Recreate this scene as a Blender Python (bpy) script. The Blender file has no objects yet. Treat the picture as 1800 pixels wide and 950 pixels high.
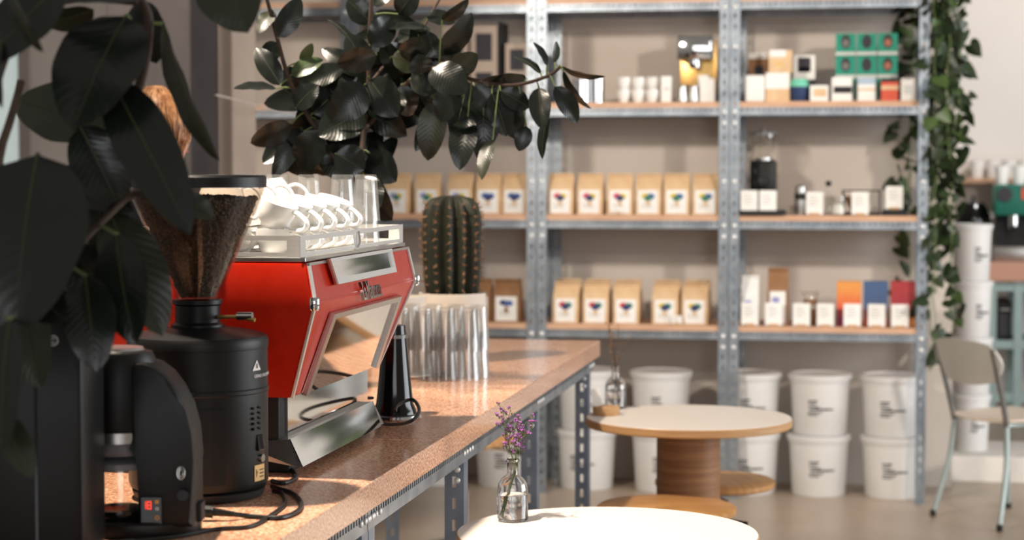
import bpy, bmesh, math, random
from mathutils import Vector, Matrix
R = math.radians
PI = math.pi
sc = bpy.context.scene
COL = sc.collection
random.seed(7)

# ------------------------------------------------------------------ camera
F = 3500.0            # focal length in pixels of the 1800x950 frame
YAW = R(10.3)
PITCH = math.atan(175 / F)
CH = 1.5
cd = bpy.data.cameras.new('camera'); cam = bpy.data.objects.new('camera', cd); COL.objects.link(cam)
cam.location = (0, 0, CH)
cam.rotation_euler = (PI / 2 - PITCH, 0, YAW)
cd.sensor_fit = 'HORIZONTAL'; cd.sensor_width = 36; cd.lens = F / 1800 * 36
cd.clip_start = 0.05; cd.clip_end = 100
cd.dof.use_dof = True; cd.dof.focus_distance = 3.95; cd.dof.aperture_fstop = 4.0
sc.camera = cam

# ------------------------------------------------------------------ world, lights, exposure
w = bpy.data.worlds.new('world'); sc.world = w; w.use_nodes = True
bg = w.node_tree.nodes['Background']
bg.inputs[0].default_value = (1.0, 0.93, 0.86, 1); bg.inputs[1].default_value = 0.27
sc.view_settings.view_transform = 'Standard'; sc.view_settings.look = 'None'
sc.view_settings.gamma = 1; sc.view_settings.exposure = 0.0; sc.view_settings.use_curve_mapping = False

def spot(name, loc, target, power, angle, blend=0.5, radius=0.06, col=(1, .86, .70)):
    l = bpy.data.lights.new(name, 'SPOT'); l.energy = power; l.spot_size = R(angle); l.spot_blend = blend
    l.shadow_soft_size = radius; l.color = col
    o = bpy.data.objects.new(name, l); COL.objects.link(o); o.location = loc
    o.rotation_euler = (Vector(target) - Vector(loc)).to_track_quat('-Z', 'Y').to_euler()
    return o
def area(name, loc, target, power, sx, sy, col=(1, 1, 1)):
    l = bpy.data.lights.new(name, 'AREA'); l.shape = 'RECTANGLE'; l.size = sx; l.size_y = sy; l.energy = power; l.color = col
    o = bpy.data.objects.new(name, l); COL.objects.link(o); o.location = loc
    o.rotation_euler = (Vector(target) - Vector(loc)).to_track_quat('-Z', 'Y').to_euler()
    return o
spot('ceiling_spot_counter', (-1.66, 3.1, 3.6), (-0.95, 3.95, 0.9), 900, 48, .4, .05)
spot('ceiling_spot_tables', (-2.1, 4.4, 3.4), (-0.7, 6.1, 0.75), 430, 46)
spot('ceiling_spot_shelves_a', (-2.7, 4.6, 2.9), (-1.5, 9.2, 1.1), 520, 52, .6, .2, (1, .9, .78))
spot('ceiling_spot_shelves_b', (1.9, 4.6, 2.9), (-0.3, 9.2, 1.5), 470, 44, .6, .12, (1, .9, .8))
spot('fill_spot_far', (1.6, 10.8, 3.3), (0.9, 13.2, 1.6), 190, 80, .8, .06, (1, .94, .9))  # added lamp, only there to brighten the far wall
area('window_daylight', (5.5, 6.4, 2.0), (-1.0, 6.4, 1.0), 340, 5.0, 2.6, (.93, .97, 1.0))
area('fill_light_rear', (0.3, -5.0, 2.4), (-0.8, 3.0, 1.3), 170, 6.0, 2.4, (.95, .98, 1.0))  # added fill behind the camera, puts a sheen on the near leaves

# ------------------------------------------------------------------ pixel helpers (a pixel gives only a direction)
def ray(px, py):
    f = Vector((0, math.cos(PITCH), -math.sin(PITCH))); u = Vector((0, math.sin(PITCH), math.cos(PITCH)))
    d = f + (px - 900) / F * Vector((1, 0, 0)) + (475 - py) / F * u
    c, s = math.cos(YAW), math.sin(YAW)
    return Vector((c * d.x - s * d.y, s * d.x + c * d.y, d.z))
def at_z(px, py, z):
    d = ray(px, py); return d * ((z - CH) / d.z) + Vector((0, 0, CH))
def at_y(px, py, y):
    d = ray(px, py); return d * (y / d.y) + Vector((0, 0, CH))
def at_d(px, py, dist):          # dist along the camera axis
    return ray(px, py) * dist + Vector((0, 0, CH))
VIEW = ray(900, 475).normalized(); RIGHT = Vector((math.cos(YAW), math.sin(YAW), 0)); UPV = RIGHT.cross(VIEW)

# ------------------------------------------------------------------ materials
def S(r, g, b):
    f = lambda c: (c / 255 / 12.92) if c / 255 <= .04045 else ((c / 255 + .055) / 1.055) ** 2.4
    return (f(r), f(g), f(b), 1)
MATS = {}
def mat(name, col, rough=.5, metal=0.0, col2=None, scale=12, stretch=(1, 1, 1), detail=4, bump=0.0, bscale=60, spec=.5,
        trans=0.0, ior=1.45, emit=0.0, coat=0.0, lo=.35, hi=.65, sss=0):
    m = bpy.data.materials.new(name); m.use_nodes = True; nt = m.node_tree; N = nt.nodes; L = nt.links
    b = N['Principled BSDF']
    b.inputs['Base Color'].default_value = col; b.inputs['Roughness'].default_value = rough; b.inputs['Metallic'].default_value = metal
    b.inputs['Specular IOR Level'].default_value = spec; b.inputs['Transmission Weight'].default_value = trans; b.inputs['IOR'].default_value = ior
    b.inputs['Coat Weight'].default_value = coat
    if emit: b.inputs['Emission Color'].default_value = col; b.inputs['Emission Strength'].default_value = emit
    tc = N.new('ShaderNodeTexCoord'); mp = N.new('ShaderNodeMapping'); mp.inputs['Scale'].default_value = stretch
    L.new(tc.outputs['Object'], mp.inputs['Vector'])
    if col2 is None: col2 = tuple(c * .93 for c in col[:3]) + (1,)
    no = N.new('ShaderNodeTexNoise'); no.inputs['Scale'].default_value = scale; no.inputs['Detail'].default_value = detail
    L.new(mp.outputs[0], no.inputs['Vector'])
    rp = N.new('ShaderNodeValToRGB'); rp.color_ramp.elements[0].position = lo; rp.color_ramp.elements[1].position = hi
    rp.color_ramp.elements[0].color = col; rp.color_ramp.elements[1].color = col2
    L.new(no.outputs['Fac'], rp.inputs[0]); L.new(rp.outputs[0], b.inputs['Base Color'])
    if bump:
        n2 = N.new('ShaderNodeTexNoise'); n2.inputs['Scale'].default_value = bscale; n2.inputs['Detail'].default_value = 3
        L.new(mp.outputs[0], n2.inputs['Vector'])
        bp = N.new('ShaderNodeBump'); bp.inputs['Strength'].default_value = bump; bp.inputs['Distance'].default_value = .01
        L.new(n2.outputs['Fac'], bp.inputs['Height']); L.new(bp.outputs[0], b.inputs['Normal'])
    MATS[name] = m
    return m
mat('concrete_floor', S(176, 158, 140), .33, col2=S(160, 142, 124), scale=1.6, bump=.02, bscale=25)
mat('wall_paint', S(200, 190, 180), .8, col2=S(194, 183, 172), scale=1.2, bump=.03, bscale=80)
mat('wall_far_paint', S(226, 220, 214), .7, col2=S(220, 213, 206), scale=1.0)
mat('pillar_concrete', S(60, 54, 53), .85, col2=S(50, 45, 44), scale=4, bump=.1, bscale=40)
mat('pillar_plaster', S(190, 172, 156), .8, col2=S(178, 160, 146), scale=3)
mat('plinth_white', S(222, 216, 208), .55)
mat('window_glass_pale', S(196, 208, 204), .15, emit=.55)
mat('window_frame', S(150, 140, 130), .5)
mat('galvanised', S(128, 136, 144), .42, .85, col2=S(156, 163, 170), scale=14, detail=6)
mat('galvanised_blue', S(120, 130, 146), .45, .7, col2=S(140, 150, 164), scale=14, detail=6)
mat('bolt_zinc', S(236, 236, 234), .3, .3)
mat('shelf_ply', S(212, 172, 142), .5, col2=S(196, 152, 122), scale=6, stretch=(1, 8, 8))
mat('terrazzo', S(186, 118, 82), .16, col2=S(238, 200, 170), scale=190, detail=4, spec=.5, lo=.40, hi=.62)
mat('red_lacquer', S(188, 38, 18), .25, col2=S(182, 35, 16), scale=40, spec=.4)
mat('steel_mirror', S(214, 214, 212), .06, 1.0)
mat('steel_brushed', S(204, 203, 200), .28, 1.0, col2=S(192, 191, 188), scale=30, stretch=(1, 30, 30))
mat('steel_satin', S(222, 220, 216), .42, .7, col2=S(212, 210, 206), scale=30, stretch=(1, 30, 30))
mat('chrome', S(225, 225, 225), .08, 1.0)
mat('black_plastic', S(10, 9, 9), .42, col2=S(13, 12, 12), scale=40, bump=.05, bscale=600, spec=.35)
mat('black_gloss', S(14, 14, 15), .12)
mat('black_matte', S(18, 18, 18), .6)
mat('dark_slot', S(28, 28, 30), .8)
mat('porcelain', S(240, 238, 234), .22, coat=.3)
mat('bean', S(62, 45, 35), .45, col2=S(38, 27, 20), scale=60)
mat('bucket_white', S(216, 214, 212), .42, col2=S(210, 208, 205), scale=5)
mat('ink_black', S(52, 50, 50), .6)
mat('ink_grey', S(120, 116, 112), .6)
mat('paper_white', S(240, 237, 232), .7)
mat('kraft', S(224, 192, 152), .5, col2=S(208, 172, 130), scale=18, bump=.25, bscale=22)
mat('kraft_dark', S(150, 108, 72), .62, col2=S(136, 96, 62), scale=18, bump=.2, bscale=22)
mat('table_laminate', S(238, 230, 222), .35, col2=S(235, 226, 217), scale=3)
mat('birch_edge', S(204, 160, 112), .5, col2=S(184, 138, 92), scale=8, stretch=(1, 1, 40))
mat('column_ply', S(156, 112, 74), .5, col2=S(128, 88, 56), scale=4, stretch=(1, 1, 22), detail=6)
mat('seat_ply', S(198, 148, 92), .4, col2=S(178, 126, 74), scale=5, stretch=(1, 14, 1), detail=5)
mat('holder_wood', S(196, 154, 108), .5, col2=S(180, 136, 92), scale=10, stretch=(1, 1, 6))
mat('chair_paint', S(184, 180, 172), .4)
mat('chair_seat', S(214, 198, 180), .45, col2=S(206, 188, 170), scale=6, stretch=(1, 8, 1))
mat('chair_tube', S(168, 180, 178), .32, .55)
mat('chair_post', S(112, 110, 106), .4, .4)
mat('rubber', S(22, 22, 22), .7)
mat('stem_brown', S(74, 54, 42), .7, col2=S(54, 40, 32), scale=30)
mat('stem_green', S(104, 118, 66), .6)
mat('stem_olive', S(66, 70, 40), .6)
mat('stem_thin_green', S(88, 100, 62), .6)
mat('floret', S(176, 98, 178), .6, col2=S(140, 74, 150), scale=90)
mat('calyx', S(96, 92, 74), .7)
mat('cactus_green', S(44, 46, 32), .6, col2=S(34, 36, 25), scale=20)
mat('spine', S(176, 136, 98), .6, col2=S(140, 100, 68), scale=80)
mat('soil', S(50, 38, 30), .9, bump=.3)
mat('pot_white', S(228, 218, 204), .5)
mat('pot_dark', S(40, 38, 37), .6)
mat('cable', S(20, 20, 20), .4)
mat('cord_white', S(214, 200, 186), .6)
mat('led_red', (1.0, .07, .03, 1), .5, emit=1.2)
mat('icon_amber', S(216, 150, 60), .5)
mat('icon_white', S(225, 225, 225), .5)
mat('sticker_yellow', S(222, 182, 116), .5)
mat('teal_box', S(0, 146, 120), .5)
mat('teal_lid', S(206, 208, 204), .5)
mat('portrait_dark', S(48, 46, 52), .6)
mat('portrait_skin', S(176, 112, 88), .6)
mat('mint', S(122, 206, 178), .4)
mat('navy', S(46, 66, 104), .4)
mat('pale_blue', S(170, 188, 205), .5)
mat('red_box', S(214, 84, 56), .5)
mat('gold', S(196, 156, 92), .3, .8)
mat('blob_red', S(206, 66, 60), .6); mat('blob_yellow', S(222, 196, 92), .6); mat('blob_green', S(60, 120, 104), .6)
mat('blob_blue', S(60, 96, 158), .6); mat('blob_navy', S(50, 58, 104), .6); mat('blob_pink', S(216, 84, 110), .6); mat('blob_lilac', S(150, 150, 200), .6)
mat('green_machine', S(36, 108, 92), .35)
mat('bench_mint', S(150, 170, 168), .45)
mat('bench_slab', S(176, 128, 108), .3, col2=S(196, 150, 128), scale=120)
mat('hair', S(200, 152, 108), .42, col2=S(140, 92, 58), scale=40)
mat('skin', S(214, 168, 142), .5)
mat('shirt_dark', S(44, 42, 46), .8)
mat('under_panel', S(190, 180, 166), .7)
mat('blade_smoke', S(120, 120, 122), .3)
def gradient_mat(name, c1, c2, c3):
    m = bpy.data.materials.new(name); m.use_nodes = True; N = m.node_tree.nodes; L = m.node_tree.links
    tc = N.new('ShaderNodeTexCoord'); no = N.new('ShaderNodeTexNoise'); no.inputs['Scale'].default_value = 5
    sx = N.new('ShaderNodeSeparateXYZ'); L.new(tc.outputs['Generated'], sx.inputs[0]); L.new(tc.outputs['Generated'], no.inputs['Vector'])
    a = N.new('ShaderNodeMath'); a.operation = 'MULTIPLY_ADD'; L.new(no.outputs['Fac'], a.inputs[0]); a.inputs[1].default_value = .5; L.new(sx.outputs['Z'], a.inputs[2])
    b_ = N.new('ShaderNodeMath'); b_.operation = 'SUBTRACT'; L.new(a.outputs[0], b_.inputs[0]); b_.inputs[1].default_value = .25
    rp = N.new('ShaderNodeValToRGB'); e = rp.color_ramp.elements; e[0].position = .15; e[0].color = c3; e[1].position = .85; e[1].color = c1
    x = e.new(.45); x.color = c2
    L.new(b_.outputs[0], rp.inputs[0]); L.new(rp.outputs[0], N['Principled BSDF'].inputs['Base Color']); MATS[name] = m
gradient_mat('cover_orange', S(226, 150, 70), S(222, 96, 60), S(150, 60, 90))
gradient_mat('cover_blue', S(66, 92, 134), S(70, 90, 128), S(224, 110, 72))
gradient_mat('cover_red', S(176, 52, 56), S(170, 50, 60), S(210, 130, 56))
def thin_glass(name, tint=(1, 1, 1, 1), rough=.03, ior=1.5, base=.03):
    m = bpy.data.materials.new(name); m.use_nodes = True; N = m.node_tree.nodes; L = m.node_tree.links; N.remove(N['Principled BSDF'])
    t = N.new('ShaderNodeBsdfTransparent'); t.inputs[0].default_value = tint
    g = N.new('ShaderNodeBsdfGlossy'); g.inputs['Roughness'].default_value = rough
    f = N.new('ShaderNodeLayerWeight'); f.inputs[0].default_value = .5
    pw = N.new('ShaderNodeMath'); pw.operation = 'POWER'; pw.inputs[1].default_value = 4.0; L.new(f.outputs['Facing'], pw.inputs[0])
    ad = N.new('ShaderNodeMath'); ad.operation = 'MULTIPLY_ADD'; ad.inputs[1].default_value = .3; ad.inputs[2].default_value = base; ad.use_clamp = True
    L.new(pw.outputs[0], ad.inputs[0])
    mx = N.new('ShaderNodeMixShader'); L.new(ad.outputs[0], mx.inputs[0]); L.new(t.outputs[0], mx.inputs[1]); L.new(g.outputs[0], mx.inputs[2])
    L.new(mx.outputs[0], N['Material Output'].inputs[0]); MATS[name] = m
thin_glass('glass_thin', (.97, .97, .96, 1), base=.07); thin_glass('hopper_plastic', (.86, .82, .78, 1), .08)
thin_glass('window_pane', (.9, .95, .94, 1), .02)
def glass_painted_light(name, light_mix=.12):  # clear glass; white mixed into its colour imitates light caught in the stacks
    thin_glass(name, (.99, .99, .985, 1), .05, base=.08); nt = MATS[name].node_tree; N = nt.nodes; L = nt.links; out = N['Material Output']
    src = out.inputs[0].links[0].from_socket
    d = N.new('ShaderNodeBsdfTranslucent'); d.inputs[0].default_value = (.95, .94, .92, 1); df = N.new('ShaderNodeBsdfDiffuse'); df.inputs[0].default_value = (.95, .94, .92, 1)
    m1 = N.new('ShaderNodeMixShader'); m1.inputs[0].default_value = .5; L.new(d.outputs[0], m1.inputs[1]); L.new(df.outputs[0], m1.inputs[2])
    m2 = N.new('ShaderNodeMixShader'); m2.inputs[0].default_value = light_mix; L.new(src, m2.inputs[1]); L.new(m1.outputs[0], m2.inputs[2]); L.new(m2.outputs[0], out.inputs[0])
glass_painted_light('glass_tumbler', .075)
mat('glass_solid', (1, 1, 1, 1), 0.0, trans=1.0, ior=1.47, col2=(1, 1, 1, 1))
mat('water', (1, 1, 1, 1), 0.0, trans=1.0, ior=1.33, col2=(.99, 1, 1, 1))
def leaf_mat(name, c1, c2, rough=.3, freq=26, bump=.25):
    m = bpy.data.materials.new(name); m.use_nodes = True; N = m.node_tree.nodes; L = m.node_tree.links; b = N['Principled BSDF']
    uv = N.new('ShaderNodeUVMap'); uv.uv_map = 'UVMap'
    sp = N.new('ShaderNodeSeparateXYZ'); L.new(uv.outputs[0], sp.inputs[0])
    ab = N.new('ShaderNodeMath'); ab.operation = 'ABSOLUTE'; L.new(sp.outputs['Y'], ab.inputs[0])
    k = N.new('ShaderNodeMath'); k.operation = 'MULTIPLY_ADD'; L.new(ab.outputs[0], k.inputs[0]); k.inputs[1].default_value = -.22; L.new(sp.outputs['X'], k.inputs[2])
    s = N.new('ShaderNodeMath'); s.operation = 'MULTIPLY'; L.new(k.outputs[0], s.inputs[0]); s.inputs[1].default_value = freq * 2 * PI / 2
    sn = N.new('ShaderNodeMath'); sn.operation = 'SINE'; L.new(s.outputs[0], sn.inputs[0])
    bp = N.new('ShaderNodeBump'); bp.inputs['Strength'].default_value = bump; bp.inputs['Distance'].default_value = .002
    L.new(sn.outputs[0], bp.inputs['Height']); L.new(bp.outputs[0], b.inputs['Normal'])
    tc = N.new('ShaderNodeTexCoord'); no = N.new('ShaderNodeTexNoise'); no.inputs['Scale'].default_value = 9
    L.new(tc.outputs['Object'], no.inputs['Vector'])
    mx = N.new('ShaderNodeMix'); mx.data_type = 'RGBA'; L.new(no.outputs['Fac'], mx.inputs['Factor']); mx.inputs['A'].default_value = c1; mx.inputs['B'].default_value = c2
    L.new(mx.outputs['Result'], b.inputs['Base Color']); b.inputs['Roughness'].default_value = rough
    MATS[name] = m
leaf_mat('leaf_dark', S(22, 29, 20), S(13, 18, 13), .27, 26, .05)
leaf_mat('leaf_olive', S(44, 48, 30), S(32, 36, 22), .36, 26, .07)
leaf_mat('leaf_young', S(74, 92, 50), S(56, 74, 38), .32, 26, .06)
leaf_mat('leaf_pothos', S(44, 60, 31), S(26, 40, 18), .4, 10, .1)
leaf_mat('leaf_pothos_light', S(84, 104, 56), S(60, 82, 38), .4, 10, .1)
M = MATS

# ------------------------------------------------------------------ mesh helpers
def newbm(): return bmesh.new()
def obj(name, bm, m, parent=None, smooth=35, loc=None, kind=None):
    me = bpy.data.meshes.new(name)
    bmesh.ops.recalc_face_normals(bm, faces=bm.faces)
    bm.to_mesh(me); bm.free()
    me.materials.append(M[m] if isinstance(m, str) else m)
    if smooth:
        for p in me.polygons: p.use_smooth = True
        me.set_sharp_from_angle(angle=R(smooth))
    return link(name, me, parent, loc, kind)
def link(name, me, parent=None, loc=None, kind=None):
    o = bpy.data.objects.new(name, me); COL.objects.link(o)
    if parent: o.parent = parent
    if loc is not None: o.location = loc
    if kind: o['kind'] = kind
    return o
def tag(o, label, cat, group=None, kind=None):
    o['label'] = label; o['category'] = cat
    if group: o['group'] = group
    if kind: o['kind'] = kind
    return o
def thing(name, label, cat, loc=(0, 0, 0), rz=0, group=None):
    o = bpy.data.objects.new(name, None); COL.objects.link(o); o.empty_display_size = .05
    o.location = loc; o.rotation_euler = (0, 0, rz)
    return tag(o, label, cat, group)
def dup(root, loc, rz=None, label=None, rot=None):
    r = root.copy(); COL.objects.link(r); r.location = loc
    if rz is not None: r.rotation_euler = (0, 0, rz)
    if rot is not None: r.rotation_euler = rot
    if label: r['label'] = label
    for ch in list(root.children):
        c = ch.copy(); COL.objects.link(c); c.parent = r
        for g in list(ch.children):
            d = g.copy(); COL.objects.link(d); d.parent = c
    return r
def struct(name, bm, m, label=None, smooth=0):
    o = obj(name, bm, m, None, smooth); o['kind'] = 'structure'
    if label: o['label'] = label
    return o
def box(bm, x0, x1, y0, y1, z0, z1, bev=0, seg=2):
    vs = [bm.verts.new((x, y, z)) for z in (z0, z1) for y in (y0, y1) for x in (x0, x1)]
    fs = [bm.faces.new([vs[i] for i in q]) for q in ((0, 2, 3, 1), (4, 5, 7, 6), (0, 1, 5, 4), (2, 6, 7, 3), (0, 4, 6, 2), (1, 3, 7, 5))]
    if bev:
        es = list({e for f in fs for e in f.edges})
        bmesh.ops.bevel(bm, geom=es, offset=bev, segments=seg, affect='EDGES', profile=.5, clamp_overlap=True)
    return bm
def bx(*a, **k): return box(newbm(), *a, **k)
def lathe(bm, prof, n=32, cx=0, cy=0, cz=0, rib=0, ribn=0, cap0=True, cap1=True):
    rings = []
    for i, (r, z) in enumerate(prof):
        if r < 1e-5:
            rings.append([bm.verts.new((cx, cy, cz + z))])
        else:
            rg = []
            for k in range(n):
                a = 2 * PI * k / n; rr = r * (1 + (rib * math.cos(ribn * a) if rib else 0))
                rg.append(bm.verts.new((cx + rr * math.cos(a), cy + rr * math.sin(a), cz + z)))
            rings.append(rg)
    for A, B in zip(rings, rings[1:]):
        if len(A) == 1 and len(B) == 1: continue
        for k in range(n):
            k2 = (k + 1) % n
            if len(A) == 1: bm.faces.new((A[0], B[k], B[k2]))
            elif len(B) == 1: bm.faces.new((A[k], A[k2], B[0]))
            else: bm.faces.new((A[k], A[k2], B[k2], B[k]))
    if cap0 and len(rings[0]) > 1: bm.faces.new(list(reversed(rings[0])))
    if cap1 and len(rings[-1]) > 1: bm.faces.new(rings[-1])
    return bm
def lt(prof, n=32, **k): return lathe(newbm(), prof, n, **k)
def smoothpts(pts, sub=5):
    pts = [Vector(p) for p in pts]; out = []
    for i in range(len(pts) - 1):
        p0 = pts[max(i - 1, 0)]; p1 = pts[i]; p2 = pts[i + 1]; p3 = pts[min(i + 2, len(pts) - 1)]
        for k in range(sub):
            t = k / sub
            out.append(.5 * ((2 * p1) + (p2 - p0) * t + (2 * p0 - 5 * p1 + 4 * p2 - p3) * t * t + (3 * p1 - p0 - 3 * p2 + p3) * t ** 3))
    out.append(pts[-1]); return out
def tube(bm, pts, r, n=8, closed=False, r1=None):
    pts = [Vector(p) for p in pts]; rings = []; ref = None; m = len(pts)
    for i, p in enumerate(pts):
        if closed: t = pts[(i + 1) % m] - pts[i - 1]
        else: t = pts[min(i + 1, m - 1)] - pts[max(i - 1, 0)]
        t = t.normalized() if t.length > 1e-9 else Vector((0, 0, 1))
        if ref is None: ref = t.orthogonal().normalized()
        ref = (ref - t * ref.dot(t)); ref = ref.normalized() if ref.length > 1e-6 else t.orthogonal().normalized()
        b = t.cross(ref); rr = r if r1 is None else r + (r1 - r) * i / (m - 1)
        rings.append([bm.verts.new(p + (ref * math.cos(2 * PI * k / n) + b * math.sin(2 * PI * k / n)) * rr) for k in range(n)])
    prs = list(zip(rings, rings[1:])) + ([(rings[-1], rings[0])] if closed else [])
    for A, B in prs:
        for k in range(n): bm.faces.new((A[k], A[(k + 1) % n], B[(k + 1) % n], B[k]))
    if not closed:
        bm.faces.new(list(reversed(rings[0]))); bm.faces.new(rings[-1])
    return bm
def tb(pts, r, n=8, **k): return tube(newbm(), pts, r, n, **k)
def extrude_poly(bm, pts, vec, bev=0):
    """closed polygon of 3D points extruded by vec"""
    vec = Vector(vec); a = [bm.verts.new(Vector(p)) for p in pts]; b = [bm.verts.new(Vector(p) + vec) for p in pts]; n = len(a)
    fs = [bm.faces.new(list(reversed(a))), bm.faces.new(b)] + [bm.faces.new((a[i], a[(i + 1) % n], b[(i + 1) % n], b[i])) for i in range(n)]
    if bev: bmesh.ops.bevel(bm, geom=list({e for f in fs[:2] for e in f.edges}), offset=bev, segments=2, affect='EDGES', profile=.5, clamp_overlap=True)
    return bm
def quadplate(bm, p, th):
    """p: four corners, plate of thickness th along their normal"""
    p = [Vector(q) for q in p]; n = (p[1] - p[0]).cross(p[3] - p[0]).normalized() * th
    return extrude_poly(bm, p, n)
def strip(bm, L, W, t, hole_l, hole_w, pitch, axis='z', off=0.5):
    """perforated metal strip: length L along axis, width W along the other; a ladder of real openings. local: u=width 0..W, v=length 0..L, thickness 0..t"""
    h0 = W * off - hole_w / 2; h1 = W * off + hole_w / 2
    def put(u0, u1, v0, v1):
        if axis == 'z': box(bm, u0, u1, 0, t, v0, v1)
        elif axis == 'x': box(bm, v0, v1, 0, t, u0, u1)
        else: box(bm, 0, t, v0, v1, u0, u1)
    put(0, h0, 0, L); put(h1, W, 0, L)
    n = max(1, int((L - .02) / pitch)); s = (L - n * pitch) / 2; prev = 0
    for i in range(n):
        c = s + (i + .5) * pitch
        put(h0, h1, prev, c - hole_l / 2); prev = c + hole_l / 2
    put(h0, h1, prev, L)
    return bm
def text_mesh(name, body, size, extrude, m, parent, matrix, fn=None):
    cu = bpy.data.curves.new(name, 'FONT'); cu.body = body; cu.size = size; cu.extrude = extrude; cu.align_x = 'CENTER'; cu.align_y = 'CENTER'
    tmp = bpy.data.objects.new(name + '_tmp', cu); COL.objects.link(tmp)
    dg = bpy.context.evaluated_depsgraph_get(); me = bpy.data.meshes.new_from_object(tmp.evaluated_get(dg)); me.name = name
    bpy.data.objects.remove(tmp); bpy.data.curves.remove(cu)
    for v in me.vertices: v.co = fn(v.co) if fn else matrix @ v.co
    me.materials.clear(); me.materials.append(M[m])
    return link(name, me, parent)
ORD = ['first', 'second', 'third', 'fourth', 'fifth', 'sixth', 'seventh', 'eighth', 'ninth', 'tenth', 'eleventh', 'twelfth']

# ================================================================== THE SETTING
SF = 9.077            # front plane of the shelving
WB = 9.60             # back wall
struct('floor', bx(-9, 9, -7, 14, -.1, 0), 'concrete_floor', 'polished beige concrete floor')
struct('wall_back', bx(-9, .37, WB, WB + .15, 0, 3.6), 'wall_paint', 'matte beige-grey wall behind the metal shelving')
struct('wall_far', bx(-9, 9, 13.2, 13.35, 0, 3.6), 'wall_far_paint', 'pale far wall behind the green coffee machine')
struct('wall_pillar', bx(-2.60, -2.293, 6.5, 6.8, 0, 3.6, bev=.01), 'pillar_concrete', 'dark grey concrete pillar behind the coffee machine')
bm = bx(-2.68, -2.474, 7.5, 7.8, 0, 3.6, bev=.006); struct('trim_1', bm, 'pillar_plaster', 'pale plaster upright beside the dark pillar')
struct('trim_2', bx(.375, 3.5, 9.77, 10.35, 0, .125, bev=.004), 'plinth_white', 'low white plinth along the back of the room')
# a window left of the shelving, seen between the leaves
wx0, wx1 = at_y(-60, 150, WB).x, at_y(52, 150, WB).x
wf = newbm(); z0, z1 = 1.0, 2.5
box(wf, wx0, wx1, WB - .03, WB, z0, z0 + .05); box(wf, wx0, wx1, WB - .03, WB, z1 - .05, z1); box(wf, wx0, wx0 + .05, WB - .03, WB, z0 + .05, z1 - .05); box(wf, wx1 - .05, wx1, WB - .03, WB, z0 + .05, z1 - .05)
wi = obj('window_1', wf, 'window_frame', None, 0); wi['kind'] = 'structure'; wi['label'] = 'pale window left of the pillar, behind the leaves'
obj('pane', bx(wx0 + .05, wx1 - .05, WB - .012, WB - .004, z0 + .05, z1 - .05), 'window_glass_pale', wi, 0)

# ================================================================== SHELVING
PITCHX = .886; XR = .236; DEPTH = .44; PW = .044
LEV = [2.29, 1.812, 1.297, .792]        # board tops
names = ['rightmost metal shelving unit, next to the trailing vine', 'middle metal shelving unit with six kraft bags on one shelf', 'metal shelving unit behind the cactus and rubber plant', 'metal shelving unit half hidden by the dark pillar']
post_b = strip(newbm(), 2.75, PW, .003, .022, .008, .05, 'z'); pm = bpy.data.meshes.new('post'); box(post_b, 0, .003, .003, .04, 0, 2.75); post_b.to_mesh(pm); post_b.free(); pm.materials.append(M['galvanised'])
pr = strip(newbm(), 2.75, PW, .003, .022, .008, .05, 'z'); pmr = bpy.data.meshes.new('post'); box(pr, PW - .003, PW, .003, .04, 0, 2.75); pr.to_mesh(pmr); pr.free(); pmr.materials.append(M['galvanised'])
BL = PITCHX - .006 - 2 * .001
bmn = strip(newbm(), BL - .004, .036, .003, .012, .008, .025, 'x', .68); bmm = bpy.data.meshes.new('beam'); bmn.to_mesh(bmm); bmn.free(); bmm.materials.append(M['galvanised'])
sb = bx(0, .003, 0, DEPTH - .01, 0, .034); sbm = bpy.data.meshes.new('side_beam'); sb.to_mesh(sbm); sb.free(); sbm.materials.append(M['galvanised'])
bd = bx(.004, BL - .004, 0, DEPTH - .012, 0, .026, bev=.002); bdm = bpy.data.meshes.new('shelf_board'); bd.to_mesh(bdm); bd.free(); bdm.materials.append(M['shelf_ply'])
bo = newbm(); lathe(bo, [(.0105, 0), (.0105, .004), (.008, .007), (0, .008)], 10); bmesh.ops.rotate(bo, verts=bo.verts, matrix=Matrix.Rotation(PI / 2, 3, 'X')); bom = bpy.data.meshes.new('bolt'); bo.to_mesh(bom); bo.free(); bom.materials.append(M['bolt_zinc'])
for p in bom.polygons: p.use_smooth = True
for u in range(4):
    x1 = XR - u * PITCHX; x0 = x1 - PITCHX + .004
    t = thing('metal_shelving', names[u], 'shelving', (x0, SF, 0), 0, 'galvanised shelving units along the back wall')
    wdt = x1 - x0
    link('post', pm, t, (0, 0, 0)); link('post', pmr, t, (wdt - PW, 0, 0))
    link('post', pm, t, (0, DEPTH, 0)); link('post', pmr, t, (wdt - PW, DEPTH, 0))
    for z in LEV:
        bz = z - .026 - .036
        link('shelf_board', bdm, t, ((wdt - BL) / 2, .004 + .003, z - .026))
        link('beam', bmm, t, ((wdt - BL) / 2 + .002, .0035, bz)); link('beam', bmm, t, ((wdt - BL) / 2 + .002, DEPTH - .01, bz))
        link('side_beam', sbm, t, (.004, .006, bz)); link('side_beam', sbm, t, (wdt - .007, .006, bz))
    for px_ in (PW / 2, wdt - PW / 2):
        for z in [2.2405, 2.06, 1.765, 1.715, 1.45, 1.25, 1.20, .745, .695]:
            link('bolt', bom, t, (px_, 0, z))
def zbase(l): return LEV[l] + .0005

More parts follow.
